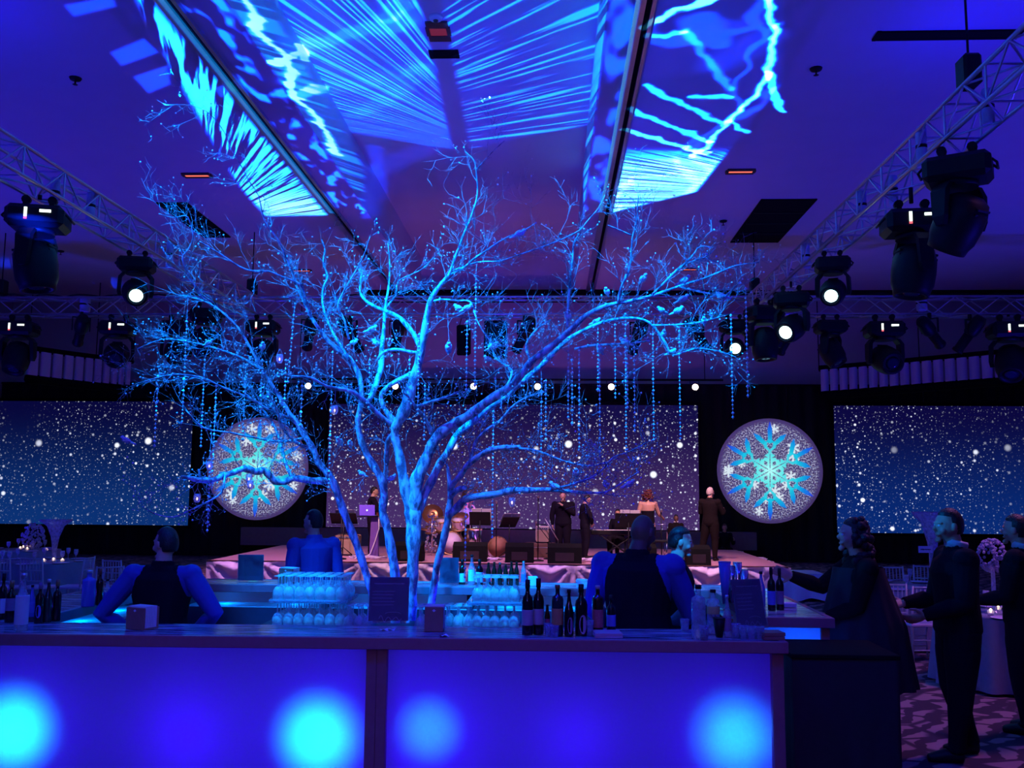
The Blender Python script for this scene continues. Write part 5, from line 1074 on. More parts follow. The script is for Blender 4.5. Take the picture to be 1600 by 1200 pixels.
PROF = dict(wine=[(.0, .0), (.96, 0), (1, .03), (1, .60), (.86, .68), (.45, .74), (.36, .80), (.34, .95), (.40, .955), (.40, .99), (.30, 1), (0, 1)],
            vodka=[(0, 0), (.95, 0), (1, .03), (1, .70), (.9, .76), (.42, .80), (.36, .83), (.36, .93), (.42, .94), (.42, 1), (0, 1)],
            spirit=[(0, 0), (.95, 0), (1, .03), (1, .52), (.85, .60), (.5, .72), (.36, .84), (.33, .93), (.42, .94), (.42, 1), (0, 1)],
            beer=[(0, 0), (.95, 0), (1, .03), (1, .52), (.9, .62), (.52, .78), (.42, .96), (.48, .97), (.48, 1), (0, 1)])
def bottle(label, px, ytop, ybase, wpx, kind, glass, lab=None, capm=None, z=BH, oval=False, group=None, Y=None, lz=(.14, .46)):
    b = atZ(px, ybase, z) if Y is None else Vector((atY(px, ybase, Y).x, Y, z)); tp = atY(px, ytop, b.y); h_ = tp.z - z; r = wpx / 2 / FPX * b.y
    t = thing('bottle', label, 'bottle', b, 0, group); pr = PROF[kind]
    put('glass_body', MB().lathe([(q * r, s * h_) for q, s in pr], 16), glass, t)
    if lab:
        if oval:
            m_ = MB(); n = 14; vs = []
            for i in range(n):
                a = 2 * PI * i / n; u = .62 * math.cos(a); vz = lz[0] + (lz[1] - lz[0]) * (.5 + .5 * math.sin(a)); vs.append((r * 1.03 * math.sin(u + .3), -r * 1.03 * math.cos(u + .3), vz * h_))
            m_._add(vs, [tuple(range(n))]); put('label', m_, lab, t)
        else: put('label', MB().lathe([(r * 1.015, lz[0] * h_), (r * 1.02, (lz[0] + .01) * h_), (r * 1.02, (lz[1] - .01) * h_), (r * 1.015, lz[1] * h_)], 16), lab, t)
    kx = .44; put('cap', MB().lathe([(kx * r, .84 * h_ if kind == 'wine' else .93 * h_), (kx * r, 1.003 * h_), (0, 1.004 * h_)], 12), capm or M['black'], t)
    return t
foil = pm('gold_foil', (.35, .2, .08), .35, .6); copper = pm('copper_foil', (.3, .10, .05), .35, .6)
g1 = 'bottles at the left end of the front bar'
bottle('bottle with cyan label cut by the left picture edge', 2, 896, 968, 12, 'wine', GL_D, LBL['cyan'], group=g1)
bottle('dark wine bottle with violet label second from the left edge', 15, 907, 972, 15, 'wine', GL_D, LBL['violet'], foil, group=g1, lz=(.28, .58))
bottle('clear tapered bottle with pale label, nearest at the left', 32, 896, 986, 20, 'spirit', GL_C, LBL['cyan'], M['alu'], group=g1, lz=(.12, .62))
bottle('short blue capped bottle behind the clear one at the left', 48, 914, 964, 10, 'spirit', GL_BL, LBL['blue'], group=g1)
bottle('dark bottle with a blue oval label, middle of the left group', 60, 910, 974, 13, 'wine', GL_D, LBL['blue'], LBL['violet'], oval=True, group=g1)
bottle('greenish bottle with bare shoulders in the left group', 73, 905, 972, 13, 'spirit', GL_G, None, M['alu'], group=g1)
bottle('black bottle at the right of the left group', 87, 906, 970, 13, 'wine', GL_D, None, foil, group=g1)
bottle('broad frosted blue bottle beside the left bartender', 137, 891, 952, 20, 'vodka', GL_BL, None, M['alu'], Y=6.9)
bottle('dark bottle with reddish neck beside the blue frosted one', 154, 889, 950, 11, 'wine', GL_B, None, copper, Y=7.0)
bottle('clear bottle nearest the left bartender\'s elbow', 166, 905, 948, 11, 'spirit', GL_C, LBL['blue'], Y=7.1)
g2 = 'dark bottles on the front bar right of the glasses'
bottle('wine bottle with pale label, leftmost of the dark row', 824, 906, 992, 17, 'wine', GL_D, LBL['white'], M['black'], group=g2, lz=(.18, .46))
bottle('wine bottle with pale label second in the dark row', 841, 904, 991, 17, 'wine', GL_D, LBL['white'], M['black'], group=g2, lz=(.18, .46))
bottle('small brown bottle tucked behind the second wine bottle', 855, 945, 985, 9, 'beer', GL_B, LBL['red'], group=g2)
bottle('bottle with broad orange label in the dark row', 871, 914, 993, 18, 'vodka', GL_G, LBL['orange'], copper, group=g2, lz=(.22, .54))
bottle('slim dark bottle with violet oval label in the dark row', 889, 921, 994, 14, 'spirit', GL_D, LBL['violet'], group=g2, oval=True, lz=(.05, .42))
bottle('round shouldered dark bottle with large pale oval label', 908, 913, 993, 19, 'wine', GL_D, LBL['white'], group=g2, oval=True, lz=(.04, .42))
bottle('brown bottle with red and violet label near the bald bartender', 934, 915, 989, 17, 'vodka', GL_B, LBL['red'], LBL['white'], group=g2, lz=(.12, .5))
bottle('dark bottle at the right end of the dark row', 955, 930, 986, 14, 'wine', GL_D, LBL['blue'], group=g2)
g3 = 'bottles at the right end of the front bar'
bottle('broad clear bottle with black cap left of the jigger', 1092, 914, 998, 22, 'vodka', GL_C, None, M['black'], group=g3)
bottle('clear bottle with a yellow banded label above the jigger', 1115, 921, 990, 20, 'vodka', GL_C, LBL['yellow'], M['black'], group=g3, lz=(.45, .62))
bottle('thin pink tinted bottle right of the yellow labelled one', 1137, 930, 995, 12, 'spirit', GL_C, LBL['violet'], M['alu'], group=g3)
g4 = 'dark bottles standing on the right wing'
bottle('tall dark bottle, left one of the pair on the right wing', 1206, 887, 953, 12, 'wine', GL_D, LBL['blue'], group=g4, Y=7.2); bottle('tall dark bottle, right one of the pair on the right wing', 1219, 888, 952, 12, 'wine', GL_D, LBL['violet'], group=g4, Y=7.25)
bottle('blue glass bottle behind the pair on the right wing', 1190, 893, 948, 12, 'spirit', GL_BL, None, group=g4, Y=7.45)
g5 = 'bottles in a row on the back bar'
bottle('squat bottle with cyan label behind the strand on the back bar', 722, 874, 908, 10, 'wine', GL_B, LBL['cyan'], group=g5, Y=8.82, lz=(.1, .45)); bottle('clear tall necked bottle with cyan label on the back bar', 737, 867, 908, 11, 'spirit', GL_C, LBL['cyan'], group=g5, Y=8.82, lz=(.12, .50))
bottle('dark bottle with bright cyan label on the back bar', 749, 874, 908, 11, 'wine', GL_D, LBL['cyan'], group=g5, Y=8.82, lz=(.1, .5))
for i, px in enumerate((763, 772, 781, 790, 799, 807)):
    bottle(f'small brown beer bottle, {ORD[i]} from the left of the back bar row', px, (879, 878, 879, 881, 878, 878)[i], 907, 8, 'beer', GL_B, LBL['blue'] if i == 0 else None, [M['black'], copper, M['alu'], copper, M['black'], M['black']][i], group=g5, Y=8.82)
bottle('pale clear bottle at the right end of the back bar row', 818, 877, 908, 8, 'beer', GL_C, LBL['blue'], M['alu'], group=g5, Y=8.82)

# ------------------------------------------------------------------ stemware upside down in racks
WG = glassy('wine_glass', (.8, .92, 1), .5, .02)
GH = .165
gm = MB().lathe([(.033, .0), (.038, .035), (.036, .06), (.022, .085), (.006, .095), (.0045, .15), (.008, .157), (.034, .162), (.034, .165), (0, .1655)], 12).mesh('wine_glass', WG); fix(gm)
def glasses(xs, ys, zs, group, where, sc=1.0, parent_Y=0):
    n = 0
    for z in zs:
        for j, y in enumerate(ys):
            for i, x in enumerate(xs):
                o = bpy.data.objects.new('wine_glass', gm); COL.objects.link(o); o.location = (x + R.uniform(-.003, .003), y + R.uniform(-.003, .003), z); o.rotation_euler = (0, 0, R.random() * 6); o.scale = (sc, sc, sc)
                tag(o, where, 'glass', group)
def rack(label, cx, cy, z, w_, d_, nx, ny):
    t = thing('glass_rack', label, 'rack', (cx, cy, z))
    put('tray', MB().bbox((0, 0, .008), (w_, d_, .016), .004), M['rackm'], t)
    for s in (-1, 1): put('rim', MB().bbox((0, s * d_ / 2, .018), (w_, .006, .012), .002), M['rackm'], t); put('rim', MB().bbox((s * w_ / 2, 0, .018), (.006, d_, .012), .002), M['rackm'], t)
M['rackm'] = glassy('clear_rack_plastic', (.6, .7, 1), .75)
p = atY(486, 936, 6.75); zt = p.z
WC = thing('work_table', 'low work table behind the front bar carrying the glass racks', 'table', (-1.12, 6.72, 0))
TZ = atY(486, 972, 6.75).z - .02
put('tabletop', MB().bbox((0, 0, TZ - .02), (1.96, .62, .04), .006), CARC, WC)
for sx in (-1, 1):
    for sy in (-1, 1): put('leg', MB().box((sx * .94, sy * .26, (TZ - .04) / 2), (.05, .05, TZ - .04)), M['black'], WC)
gx = lambda px: atY(px, 940, 6.6).x
GLS = [i for i in range(3)]
xs = [gx(438) + k * (gx(535) - gx(438)) / 6 for k in range(7)]; ys = [6.55 + k * .072 for k in range(5)]
rack('glass rack under the left stack of stemware', (xs[0] + xs[-1]) / 2, 6.694, TZ, xs[-1] - xs[0] + .10, .40, 7, 5); rack('upper rack of the left stack of stemware', (xs[0] + xs[-1]) / 2, 6.694, TZ + .018 + GH, xs[-1] - xs[0] + .10, .40, 7, 5)
glasses(xs, ys, [TZ + .017], 'stemware in the lower left rack', 'upturned wine glass in the lower rack of the left stack'); glasses(xs, ys, [TZ + GH + .036], 'stemware in the upper left rack', 'upturned wine glass in the upper rack of the left stack')
x2 = [gx(548) + k * .068 for k in range(3)]; glasses(x2, ys[:3], [TZ + .002], 'loose stemware beside the sign', 'upturned wine glass on the table left of the menu sign')
x3 = [gx(700) + k * .072 for k in range(3)]; glasses(x3, ys[:3], [TZ + .017], 'stemware in the low middle rack', 'upturned wine glass in the low rack right of the wood cube', .95)
rack('low glass rack right of the wood cube', sum(x3) / 3, 6.62, TZ, .25, .28, 3, 3)
x5 = [gx(746) + k * (gx(803) - gx(746)) / 4 for k in range(5)]; S5 = 1.02
rack('glass rack under the tall right stack', sum(x5) / 5, 6.66, TZ, .38, .36, 5, 4); rack('upper rack of the tall right stack', sum(x5) / 5, 6.66, TZ + .019 + GH * S5, .38, .36, 5, 4)
glasses(x5, ys[:4], [TZ + .017], 'stemware in the lower right rack', 'upturned wine glass in the lower rack of the right stack', S5); glasses(x5, ys[:4], [TZ + .036 + GH * S5], 'stemware in the upper right rack', 'upturned wine glass in the upper rack of the right stack', S5)
x6 = [gx(658), gx(671)]; glasses(x6, ys[:3], [TZ + .002], 'loose stemware behind the main trunk', 'upturned wine glass between the main trunk and the wood cube')
for x in (-1.75, -.42): lamp('rack_fill', 'SPOT', (x, 5.9, 3.3), 900, (0, .34, 1.0), (x, 6.66, .95), .05, 17, .6)  # unseen spots added over the racks to brighten the glasses

# ------------------------------------------------------------------ signs and small things on the bar
board = pm('navy_menu_card', (.024, .010, .10), .5); ink = pm('pale_ink', (.62, .56, .75), .6); clear = glassy('acrylic_holder', (.8, .85, 1), .9)
def script_line(mb, x0, x1, z, amp_, th, rng):
    n = max(6, int((x1 - x0) / .004)); pts = []
    for i in range(n + 1):
        x = x0 + (x1 - x0) * i / n; gap = (i % 9 == 8)
        pts.append((x, z + amp_ * math.sin(i * 2.1 + rng.random()) * rng.uniform(.4, 1)))
    for a, b in zip(pts, pts[1:]):
        dx, dz = b[0] - a[0], b[1] - a[1]; l = math.hypot(dx, dz) + 1e-6; nx, nz = -dz / l * th, dx / l * th
        mb._add([(a[0] - nx, -.0062, a[1] - nz), (b[0] - nx, -.0062, b[1] - nz), (b[0] + nx, -.0062, b[1] + nz), (a[0] + nx, -.0062, a[1] + nz)], [(0, 1, 2, 3)])
def sign(label, px0, px1, ytop, ybase, rz, lean, front=True, z=BH, Y=None, seed=1):
    b = atZ((px0 + px1) / 2, ybase, z) if Y is None else Vector((atY((px0 + px1) / 2, ybase, Y).x, Y, z)); w_ = (px1 - px0) / FPX * b.y; h_ = atY((px0 + px1) / 2, ytop, b.y).z - z; rng = random.Random(seed)
    t = thing('menu_sign', label, 'sign', b, rz); ro = Matrix.Rotation(-lean, 4, 'X')
    c = MB().box((0, 0, h_ / 2 + .01), (w_ * .94, .010, h_ * .96)); o = put('card', c, board, t, rot=(-lean, 0, 0)); put('acrylic_sheet', MB().box((0, -.009, h_ / 2 + .005), (w_, .003, h_)), clear, t, rot=(-lean, 0, 0))
    put('foot', MB().box((0, .05, .004), (w_, .12, .006)), clear, t); put('prop', MB().box((0, .06, h_ * .28), (w_ * .5, .004, h_ * .5), Matrix.Rotation(.25, 3, 'X')), clear, t)
    if front:
        tx = MB(); script_line(tx, -w_ * .36, w_ * .36, h_ * .87, .006, .0011, rng)
        for k in range(5): script_line(tx, -w_ * .40, w_ * (.14 - .03 * (k % 3)), h_ * (.70 - k * .075), .0042, .0009, rng)
        pts = []
        for i in range(60): a = i * .32; pts.append((-w_ * .22 + i * w_ * .009, h_ * (.10 + .05 * math.sin(a) * (1.4 if i < 18 else .7))))
        for a, b2 in zip(pts, pts[1:]):
            dx, dz = b2[0] - a[0], b2[1] - a[1]; l = math.hypot(dx, dz); nx, nz = -dz / l * .0012, dx / l * .0012
            tx._add([(a[0] - nx, -.0062, a[1] - nz), (b2[0] - nx, -.0062, b2[1] - nz), (b2[0] + nx, -.0062, b2[1] + nz), (a[0] + nx, -.0062, a[1] + nz)], [(0, 1, 2, 3)])
        pts = [(w_ * .1 + .05 * w_ * math.cos(i * .25) * (4 - i * .03), h_ * (.20 + .045 * math.sin(i * .25))) for i in range(14)]
        for a, b2 in zip(pts, pts[1:]):
            tx._add([(a[0], -.0062, a[1] - .001), (b2[0], -.0062, b2[1] - .001), (b2[0], -.0062, b2[1] + .001), (a[0], -.0062, a[1] + .001)], [(0, 1, 2, 3)])
        o2 = put('script_lettering', tx, ink, t, rot=(-lean, 0, 0), kind='stuff')
    return t
sign('navy menu sign with pale script leaning before the tree trunks', 574, 639, 903, 974, .08, .16, seed=3)
sign('navy menu sign with pale script at the right end of the bar', 1148, 1204, 906, 982, .45, .22, seed=8)
sign('dark back of a sign on the back bar left of the passing person', 371, 412, 867, 908, .1, -.1, False, Y=8.8); sign('dark back of a sign on the back bar by the right trunk', 686, 717, 872, 910, 0, -.05, False, Y=8.8)
wcube = pm('cube_wood', (.30, .13, .10), .6, 0, .15, 30); nap = pm('napkin_paper', (.7, .74, .8), .7, 0, .05, 30)
def caddy(label, px0, px1, ytop, ybase, rz, Y=None, n=8, wood=wcube):
    b = atZ((px0 + px1) / 2, ybase, BH) if Y is None else Vector((atY((px0 + px1) / 2, ybase, Y).x, Y, BH)); w_ = (px1 - px0) / FPX * b.y; h_ = atY(px0, ytop, b.y).z - BH
    t = thing('napkin_caddy', label, 'napkin holder', (b.x, b.y + .05, BH), rz); put('front_board', MB().bbox((0, -.055, h_ / 2), (w_ * .82, .016, h_), .003), wood, t); put('back_board', MB().bbox((0, .055, h_ / 2), (w_ * .82, .016, h_), .003), wood, t); put('base', MB().box((0, 0, .006), (w_ * .82, .1, .012)), wood, t)
    put('diamond_mark', MB().prism([(-.012, h_ * .86), (0, h_ * .80), (.012, h_ * .86), (0, h_ * .92)], 1, -.066, -.0635), nap, t)
    for k in range(n): put('napkin', MB().box((R.uniform(-.002, .002), -.042 + k * .084 / (n - 1), h_ / 2 + .008), (w_ * .80, .006, h_ * .98)), nap, t)
caddy('wooden napkin caddy with blue lit napkins before the left bartender', 193, 240, 949, 984, -.42); caddy('brown wooden napkin caddy right of the menu sign', 660, 695, 948, 987, .03); caddy('dim napkin caddy on the back bar above the glasses', 434, 466, 888, 911, -.4, Y=8.72)
def stack(label, px, ybase, w_, h_, m_, n=5, name='napkin_stack', cat='napkins', rz=.2):
    b = atZ(px, ybase, BH); t = thing(name, label, cat, b, rz)
    for k in range(n): put('napkin', MB().bbox((R.uniform(-.004, .004), 0, h_ * (k + .5) / n), (w_, w_ * .9, h_ / n * .92), .001, Matrix.Rotation(R.uniform(-.05, .05), 3, 'Z')), m_, t)
stack('cyan lit stack of napkins on the back bar behind the wine bottles', 833, 915, .08, .085, nap); stack('cyan lit stack of napkins left of the bald bartender', 909, 917, .10, .07, nap, rz=0.)
stack('blue lit stack of napkins on the right wing', 1232, 948, .10, .03, nap)
stack('pinkish folded towel right of the dark bottles', 948, 994, .17, .028, pm('pink_towel', (.55, .36, .42), .8), 3, 'folded_towel', 'towel', .1)
stack('low brown tray at the right corner of the bar', 1206, 998, .13, .045, wcube, 2, 'wooden_tray', 'tray', .1)
for px, py, l, rz in ((600, 985, 'crumpled white receipt left of the brown caddy', .3), (612, 984, 'second small white slip beside the crumpled receipt', -.2), (694, 994, 'tiny white slip at the foot of the brown caddy', .6)):
    b = atZ(px, py, BH); o = put('paper_slip', MB().grid(lambda u, v: ((u - .5) * .05, (v - .5) * .05, .004 + .006 * math.sin(u * 5 + v * 3)), 4, 4), M['paper'], loc=b, rot=(0, 0, rz)); tag(o, l, 'paper')
# jigger, cups, shakers and tumblers
def cup(label, px, ytop, ybase, r0, r1, m_, Y=None, name='cup', cat='cup', lid=None):
    b = atZ(px, ybase, BH) if Y is None else Vector((atY(px, ybase, Y).x, Y, BH)); h_ = atY(px, ytop, b.y).z - BH
    t = thing(name, label, cat, b); put('body', MB().lathe([(0, 0), (r0, 0), (r1, h_), (r1 * .93, h_), (r0 * .9, .01), (0, .01)], 14), m_, t); put('rim', MB().lathe([(r1 * .98, h_ - .004), (r1 * 1.05, h_), (r1 * .98, h_ + .004)], 14), lid or m_, t)
cup('black tapered bar cup in front of the clear bottles', 1124, 966, 995, .022, .038, M['black']); cup('blue tapered cup on the right wing', 1133, 878, 935, .02, .05, GL_BL, Y=7.6)
for i, (px, yt) in enumerate(((1143, 884), (1153, 879), (1163, 890))): cup(f'chrome cocktail shaker on the right wing, {ORD[i]} from the left', px, yt, 925, .03, .036, M['chrome'], Y=7.7, name='cocktail_shaker', cat='shaker')
for i, (px, yt, yb) in enumerate(((1150, 975, 996), (1162, 978, 997), (1174, 979, 998), (1187, 980, 998), (1100, 978, 1000), (1070, 968, 985), (858, 975, 993), (866, 978, 995), (920, 970, 993))):
    cup(f'clear tumbler on the front bar, {ORD[sorted([858, 866, 920, 1070, 1100, 1150, 1162, 1174, 1187]).index(px)]} from the left', px, yt, yb, .024, .03, GL_C, name='tumbler', cat='glass')
for i, px in enumerate((930, 965, 1010, 1045, 1075)): 
    pass
# ================================================================== the glittered tree
def bark(lo=(.13, .15, .22, 1), hi=(.58, .68, .80, 1), fs=160, ft=(.22, .10)):
    m_ = pm('glittered_white_bark', (.62, .66, .72), .45, 0, .12, 20, spec=.6); nt = m_.node_tree; N = NT(nt); b = nt.nodes['Principled BSDF']
    tc = nt.nodes.new('ShaderNodeTexCoord'); mp = nt.nodes.new('ShaderNodeMapping'); mp.inputs['Scale'].default_value = (1, 1, .45); nt.links.new(tc.outputs['Object'], mp.inputs[0])
    a = N.noise(mp.outputs[0], 26, 5.0); fl = nt.nodes.new('ShaderNodeTexVoronoi'); fl.inputs['Scale'].default_value = fs; nt.links.new(tc.outputs['Object'], fl.inputs['Vector'])
    sp = N.step(fl.outputs['Distance'], *ft)
    mx = nt.nodes.new('ShaderNodeMix'); mx.data_type = 'RGBA'; mx.inputs[6].default_value = lo; mx.inputs[7].default_value = hi; nt.links.new(N.step(a, .38, .60), mx.inputs[0])
    m2 = nt.nodes.new('ShaderNodeMix'); m2.data_type = 'RGBA'; m2.inputs[7].default_value = (1, 1, 1, 1); nt.links.new(sp, m2.inputs[0]); nt.links.new(mx.outputs[2], m2.inputs[6]); nt.links.new(m2.outputs[2], b.inputs['Base Color'])
    bp = nt.nodes.new('ShaderNodeBump'); bp.inputs['Strength'].default_value = .5; bp.inputs['Distance'].default_value = .012; nt.links.new(a, bp.inputs['Height']); nt.links.new(bp.outputs[0], b.inputs['Normal']); return m_
BARK = bark()
TREE = thing('tree', 'bare branching tree glittered white and lit blue, standing inside the bar', 'tree', (-1.15, 7.25, 0))
TL = TREE.location
TR = random.Random(21)
def smooth(P):                                      # Catmull-Rom refine
    out = []
    for i in range(len(P) - 1):
        p0, p1, p2, p3 = P[max(i - 1, 0)], P[i], P[i + 1], P[min(i + 2, len(P) - 1)]
        for k in range(3):
            t = k / 3; out.append(tuple(.5 * (2 * b + (c - a) * t + (2 * a - 5 * b + 4 * c - d) * t * t + (3 * b - a - 3 * c + d) * t ** 3) for a, b, c, d in zip(p0, p1, p2, p3)))
    out.append(tuple(P[-1])); return out
limbs3d = []
def limb(name, pts, Y0, Y1, base=None):
    """pts: (px, py, width px); depth runs from Y0 to Y1"""
    n = len(pts); P = []
    L = [0]
    for a, b in zip(pts, pts[1:]): L.append(L[-1] + math.hypot(b[0] - a[0], b[1] - a[1]))
    for (px, py, w_), l in zip(pts, L):
        Y = Y0 + (Y1 - Y0) * l / L[-1]; p = atY(px, py, Y); P.append((p.x, p.y, p.z, w_ / 2 / FPX * Y))
    if base: P = [(*base, P[0][3] * 1.25)] + P
    P = smooth(P)
    pts3 = [Vector(p[:3]) for p in P]; rad = [max(p[3] * (.8 if p[2] > 3.6 else 1), .0026) * (1 + .10 * math.sin(i * 1.7 + len(limbs3d))) for i, p in enumerate(P)]
    put(name, MB().tube([p - TL for p in pts3], rad, 10 if rad[0] > .02 else 7), BARK, TREE)
    limbs3d.append((pts3, rad)); return pts3
B0 = (-1.12, 7.15, .03)
limb('trunk', [(641, 975, 18), (643, 935, 17), (645, 885, 17), (646, 845, 22), (646, 808, 26), (643, 788, 24)], 7.1, 7.1, B0)
limb('branch', [(645, 800, 22), (637, 776, 19), (629, 740, 16), (623, 706, 14), (617, 684, 13), (618, 668, 14), (628, 650, 18), (636, 630, 19), (643, 604, 17), (651, 578, 14), (657, 552, 13), (663, 522, 12), (671, 474, 9), (686, 448, 7), (701, 430, 6), (712, 400, 5), (725, 366, 4), (737, 336, 3.6), (746, 304, 3), (744, 268, 2.6), (740, 250, 2), (728, 238, 1.5)], 7.1, 6.5)
limb('branch', [(744, 265, 2.5), (765, 242, 1.8), (788, 220, 1.4)], 6.52, 6.4)
limb('branch', [(620, 664, 12), (608, 660, 9), (594, 650, 8), (575, 632, 8), (550, 612, 7), (512, 604, 5), (485, 590, 4), (455, 588, 3)], 7.05, 6.6)
limb('trunk', [(622, 965, 15), (617, 895, 14), (612, 862, 14), (605, 825, 13), (598, 800, 13), (600, 775, 13), (597, 750, 13), (585, 730, 12), (571, 705, 11), (561, 675, 10), (560, 650, 9), (565, 626, 8), (562, 590, 8), (547, 562, 9), (515, 535, 8), (500, 516, 6), (486, 495, 5), (474, 470, 4), (462, 444, 3)], 7.35, 7.0, (-1.16, 7.3, .03))
limb('branch', [(600, 760, 10), (603, 735, 8), (604, 712, 8), (606, 690, 8), (615, 677, 9)], 7.33, 7.1)
limb('branch', [(650, 582, 10), (632, 590, 9), (612, 600, 8), (597, 614, 7), (596, 628, 7), (605, 645, 8), (620, 662, 10)], 7.0, 7.08)
limb('branch', [(657, 548, 9), (655, 540, 8), (645, 520, 8), (625, 497, 7), (605, 487, 6), (582, 477, 5), (567, 465, 4), (562, 450, 3), (566, 425, 2)], 6.95, 7.3)
limb('branch', [(657, 552, 8), (640, 550, 6), (620, 546, 6), (600, 550, 5), (590, 562, 4)], 6.95, 6.85)
limb('branch', [(575, 630, 8), (587, 602, 9), (595, 574, 10), (597, 540, 8), (600, 512, 6), (602, 480, 5), (607, 450, 4), (609, 412, 3), (606, 380, 2)], 7.0, 7.5)
limb('branch', [(646, 806, 22), (649, 778, 22), (651, 750, 21), (660, 730, 19), (670, 707, 17), (680, 687, 17), (696, 671, 18), (716, 659, 16), (737, 646, 15), (762, 627, 15), (797, 604, 13), (815, 584, 12), (830, 565, 11), (850, 550, 11), (875, 530, 10), (895, 512, 9), (917, 492, 8), (950, 477, 7), (987, 470, 6), (1025, 460, 5), (1062, 447, 4), (1100, 435, 3.4), (1125, 425, 3), (1150, 415, 2.6), (1187, 410, 2)], 7.1, 6.4)
limb('branch', [(650, 806, 16), (662, 776, 14), (675, 750, 13), (687, 725, 12), (702, 702, 11), (715, 678, 11), (740, 658, 12), (758, 640, 11), (783, 625, 10), (812, 600, 9), (845, 572, 8), (868, 548, 7), (895, 525, 6), (937, 505, 5), (975, 497, 4.5), (1007, 500, 4), (1025, 515, 4), (1040, 537, 4), (1052, 555, 3), (1085, 545, 2.5), (1120, 548, 2), (1150, 558, 1.6)], 7.12, 7.6)
limb('branch', [(680, 688, 9), (675, 678, 8), (670, 665, 7), (660, 648, 6), (650, 637, 6), (662, 632, 5), (676, 627, 5), (697, 621, 4), (716, 612, 2.5)], 7.08, 6.7)
limb('branch', [(650, 637, 5), (640, 622, 3.5), (628, 612, 2.5)], 6.85, 6.7)
limb('trunk', [(672, 960, 11), (682, 888, 11), (690, 857, 11), (697, 826, 11), (702, 797, 11), (704, 770, 9), (701, 742, 6), (698, 725, 3)], 7.12, 6.95, (-1.06, 7.14, .03))
limb('branch', [(700, 806, 12), (715, 793, 13), (727, 780, 12), (750, 775, 11), (775, 772, 11), (800, 766, 11), (825, 766, 9), (862, 765, 7), (890, 768, 5), (925, 770, 4), (948, 768, 3), (975, 752, 2.4), (1000, 736, 2)], 6.9, 6.5)
limb('branch', [(703, 778, 8), (708, 771, 9), (716, 765, 9), (727, 762, 8)], 6.9, 6.75)
limb('branch', [(702, 766, 9), (709, 754, 9), (720, 742, 9), (732, 725, 9), (757, 707, 9), (780, 700, 9), (800, 699, 7), (812, 698, 5)], 6.9, 6.55)
limb('branch', [(735, 720, 6), (740, 700, 5), (746, 686, 5), (760, 672, 5), (782, 657, 4.5), (798, 638, 4), (820, 622, 3), (850, 612, 2)], 6.8, 6.4)
limb('trunk', [(590, 960, 13), (572, 897, 12), (562, 865, 12), (550, 832, 12), (537, 800, 12), (527, 770, 12), (519, 750, 12), (510, 737, 11), (497, 722, 10), (490, 702, 9), (477, 682, 10), (465, 662, 9), (455, 650, 8), (440, 626, 6), (424, 600, 5), (408, 575, 4.5), (392, 545, 4), (372, 512, 3.5), (345, 486, 3), (318, 470, 2.4), (285, 462, 2)], 7.4, 7.0, (-1.2, 7.45, .03))
limb('branch', [(520, 751, 11), (505, 751, 11), (487, 751, 11), (460, 747, 10), (445, 753, 10), (430, 752, 11), (420, 742, 11), (412, 735, 11), (400, 737, 12), (382, 732, 11), (366, 738, 9), (350, 743, 10), (332, 750, 9), (310, 750, 9), (297, 747, 7), (283, 744, 3)], 7.38, 6.6)
limb('branch', [(313, 749, 5), (312, 740, 4), (310, 733, 3)], 6.7, 6.7)
limb('branch', [(457, 748, 6), (447, 726, 5), (442, 705, 4.5), (432, 673, 4), (420, 652, 3), (402, 630, 2.5), (380, 612, 2)], 7.2, 7.6)
limb('branch', [(491, 703, 6), (460, 690, 5), (440, 664, 5), (432, 640, 4), (418, 612, 3)], 7.3, 6.8)
limb('branch', [(458, 655, 5), (420, 640, 4), (390, 622, 3.5), (350, 606, 3), (315, 590, 2.6), (270, 585, 2.2), (225, 596, 1.6)], 7.15, 6.4)
limb('branch', [(410, 578, 4), (380, 560, 3.5), (340, 545, 3), (300, 535, 2.5), (255, 530, 2), (215, 545, 1.6)], 7.05, 7.6)
limb('branch', [(478, 684, 5), (440, 690, 4), (400, 684, 3.4), (360, 676, 3), (318, 668, 2.5), (290, 640, 2)], 7.25, 6.9)
limb('branch', [(352, 743, 4), (346, 770, 3), (322, 785, 2.6), (295, 798, 2.4), (270, 808, 2), (240, 802, 1.6), (218, 788, 1.2)], 6.75, 6.4)
limb('branch', [(487, 496, 5), (478, 470, 4), (470, 445, 4), (440, 432, 3.6), (420, 424, 3.4), (397, 424, 3.6), (375, 417, 3.4), (345, 397, 3.2), (328, 387, 3), (312, 377, 2.4)], 7.0, 6.5)
limb('branch', [(462, 445, 3.4), (456, 422, 3.2), (446, 400, 3), (435, 375, 2.8), (413, 343, 2.4), (404, 306, 2.2), (390, 284, 2), (375, 256, 1.8), (361, 232, 1.6), (350, 206, 1.5), (328, 178, 1.3), (300, 165, 1.2), (262, 164, 1)], 6.9, 6.0)
limb('branch', [(320, 470, 2.6), (300, 440, 2.4), (285, 405, 2.6), (295, 388, 2.4), (302, 370, 2.4), (297, 348, 2.2), (290, 337, 2.2), (270, 340, 2), (248, 334, 1.6)], 6.95, 6.5)
limb('branch', [(545, 560, 5), (520, 520, 4.4), (505, 480, 4), (505, 450, 4), (512, 432, 4.4), (505, 410, 3.6), (508, 390, 2.4), (503, 375, 1.4)], 7.05, 7.5)
limb('branch', [(545, 530, 4), (538, 500, 3.4), (528, 478, 3), (540, 450, 2.6), (555, 425, 2.4), (570, 395, 2), (578, 370, 1.4)], 7.1, 6.7)
limb('branch', [(602, 482, 4), (618, 462, 3.4), (622, 440, 3), (640, 430, 2.6), (660, 420, 2), (680, 400, 1.6)], 7.3, 7.8)
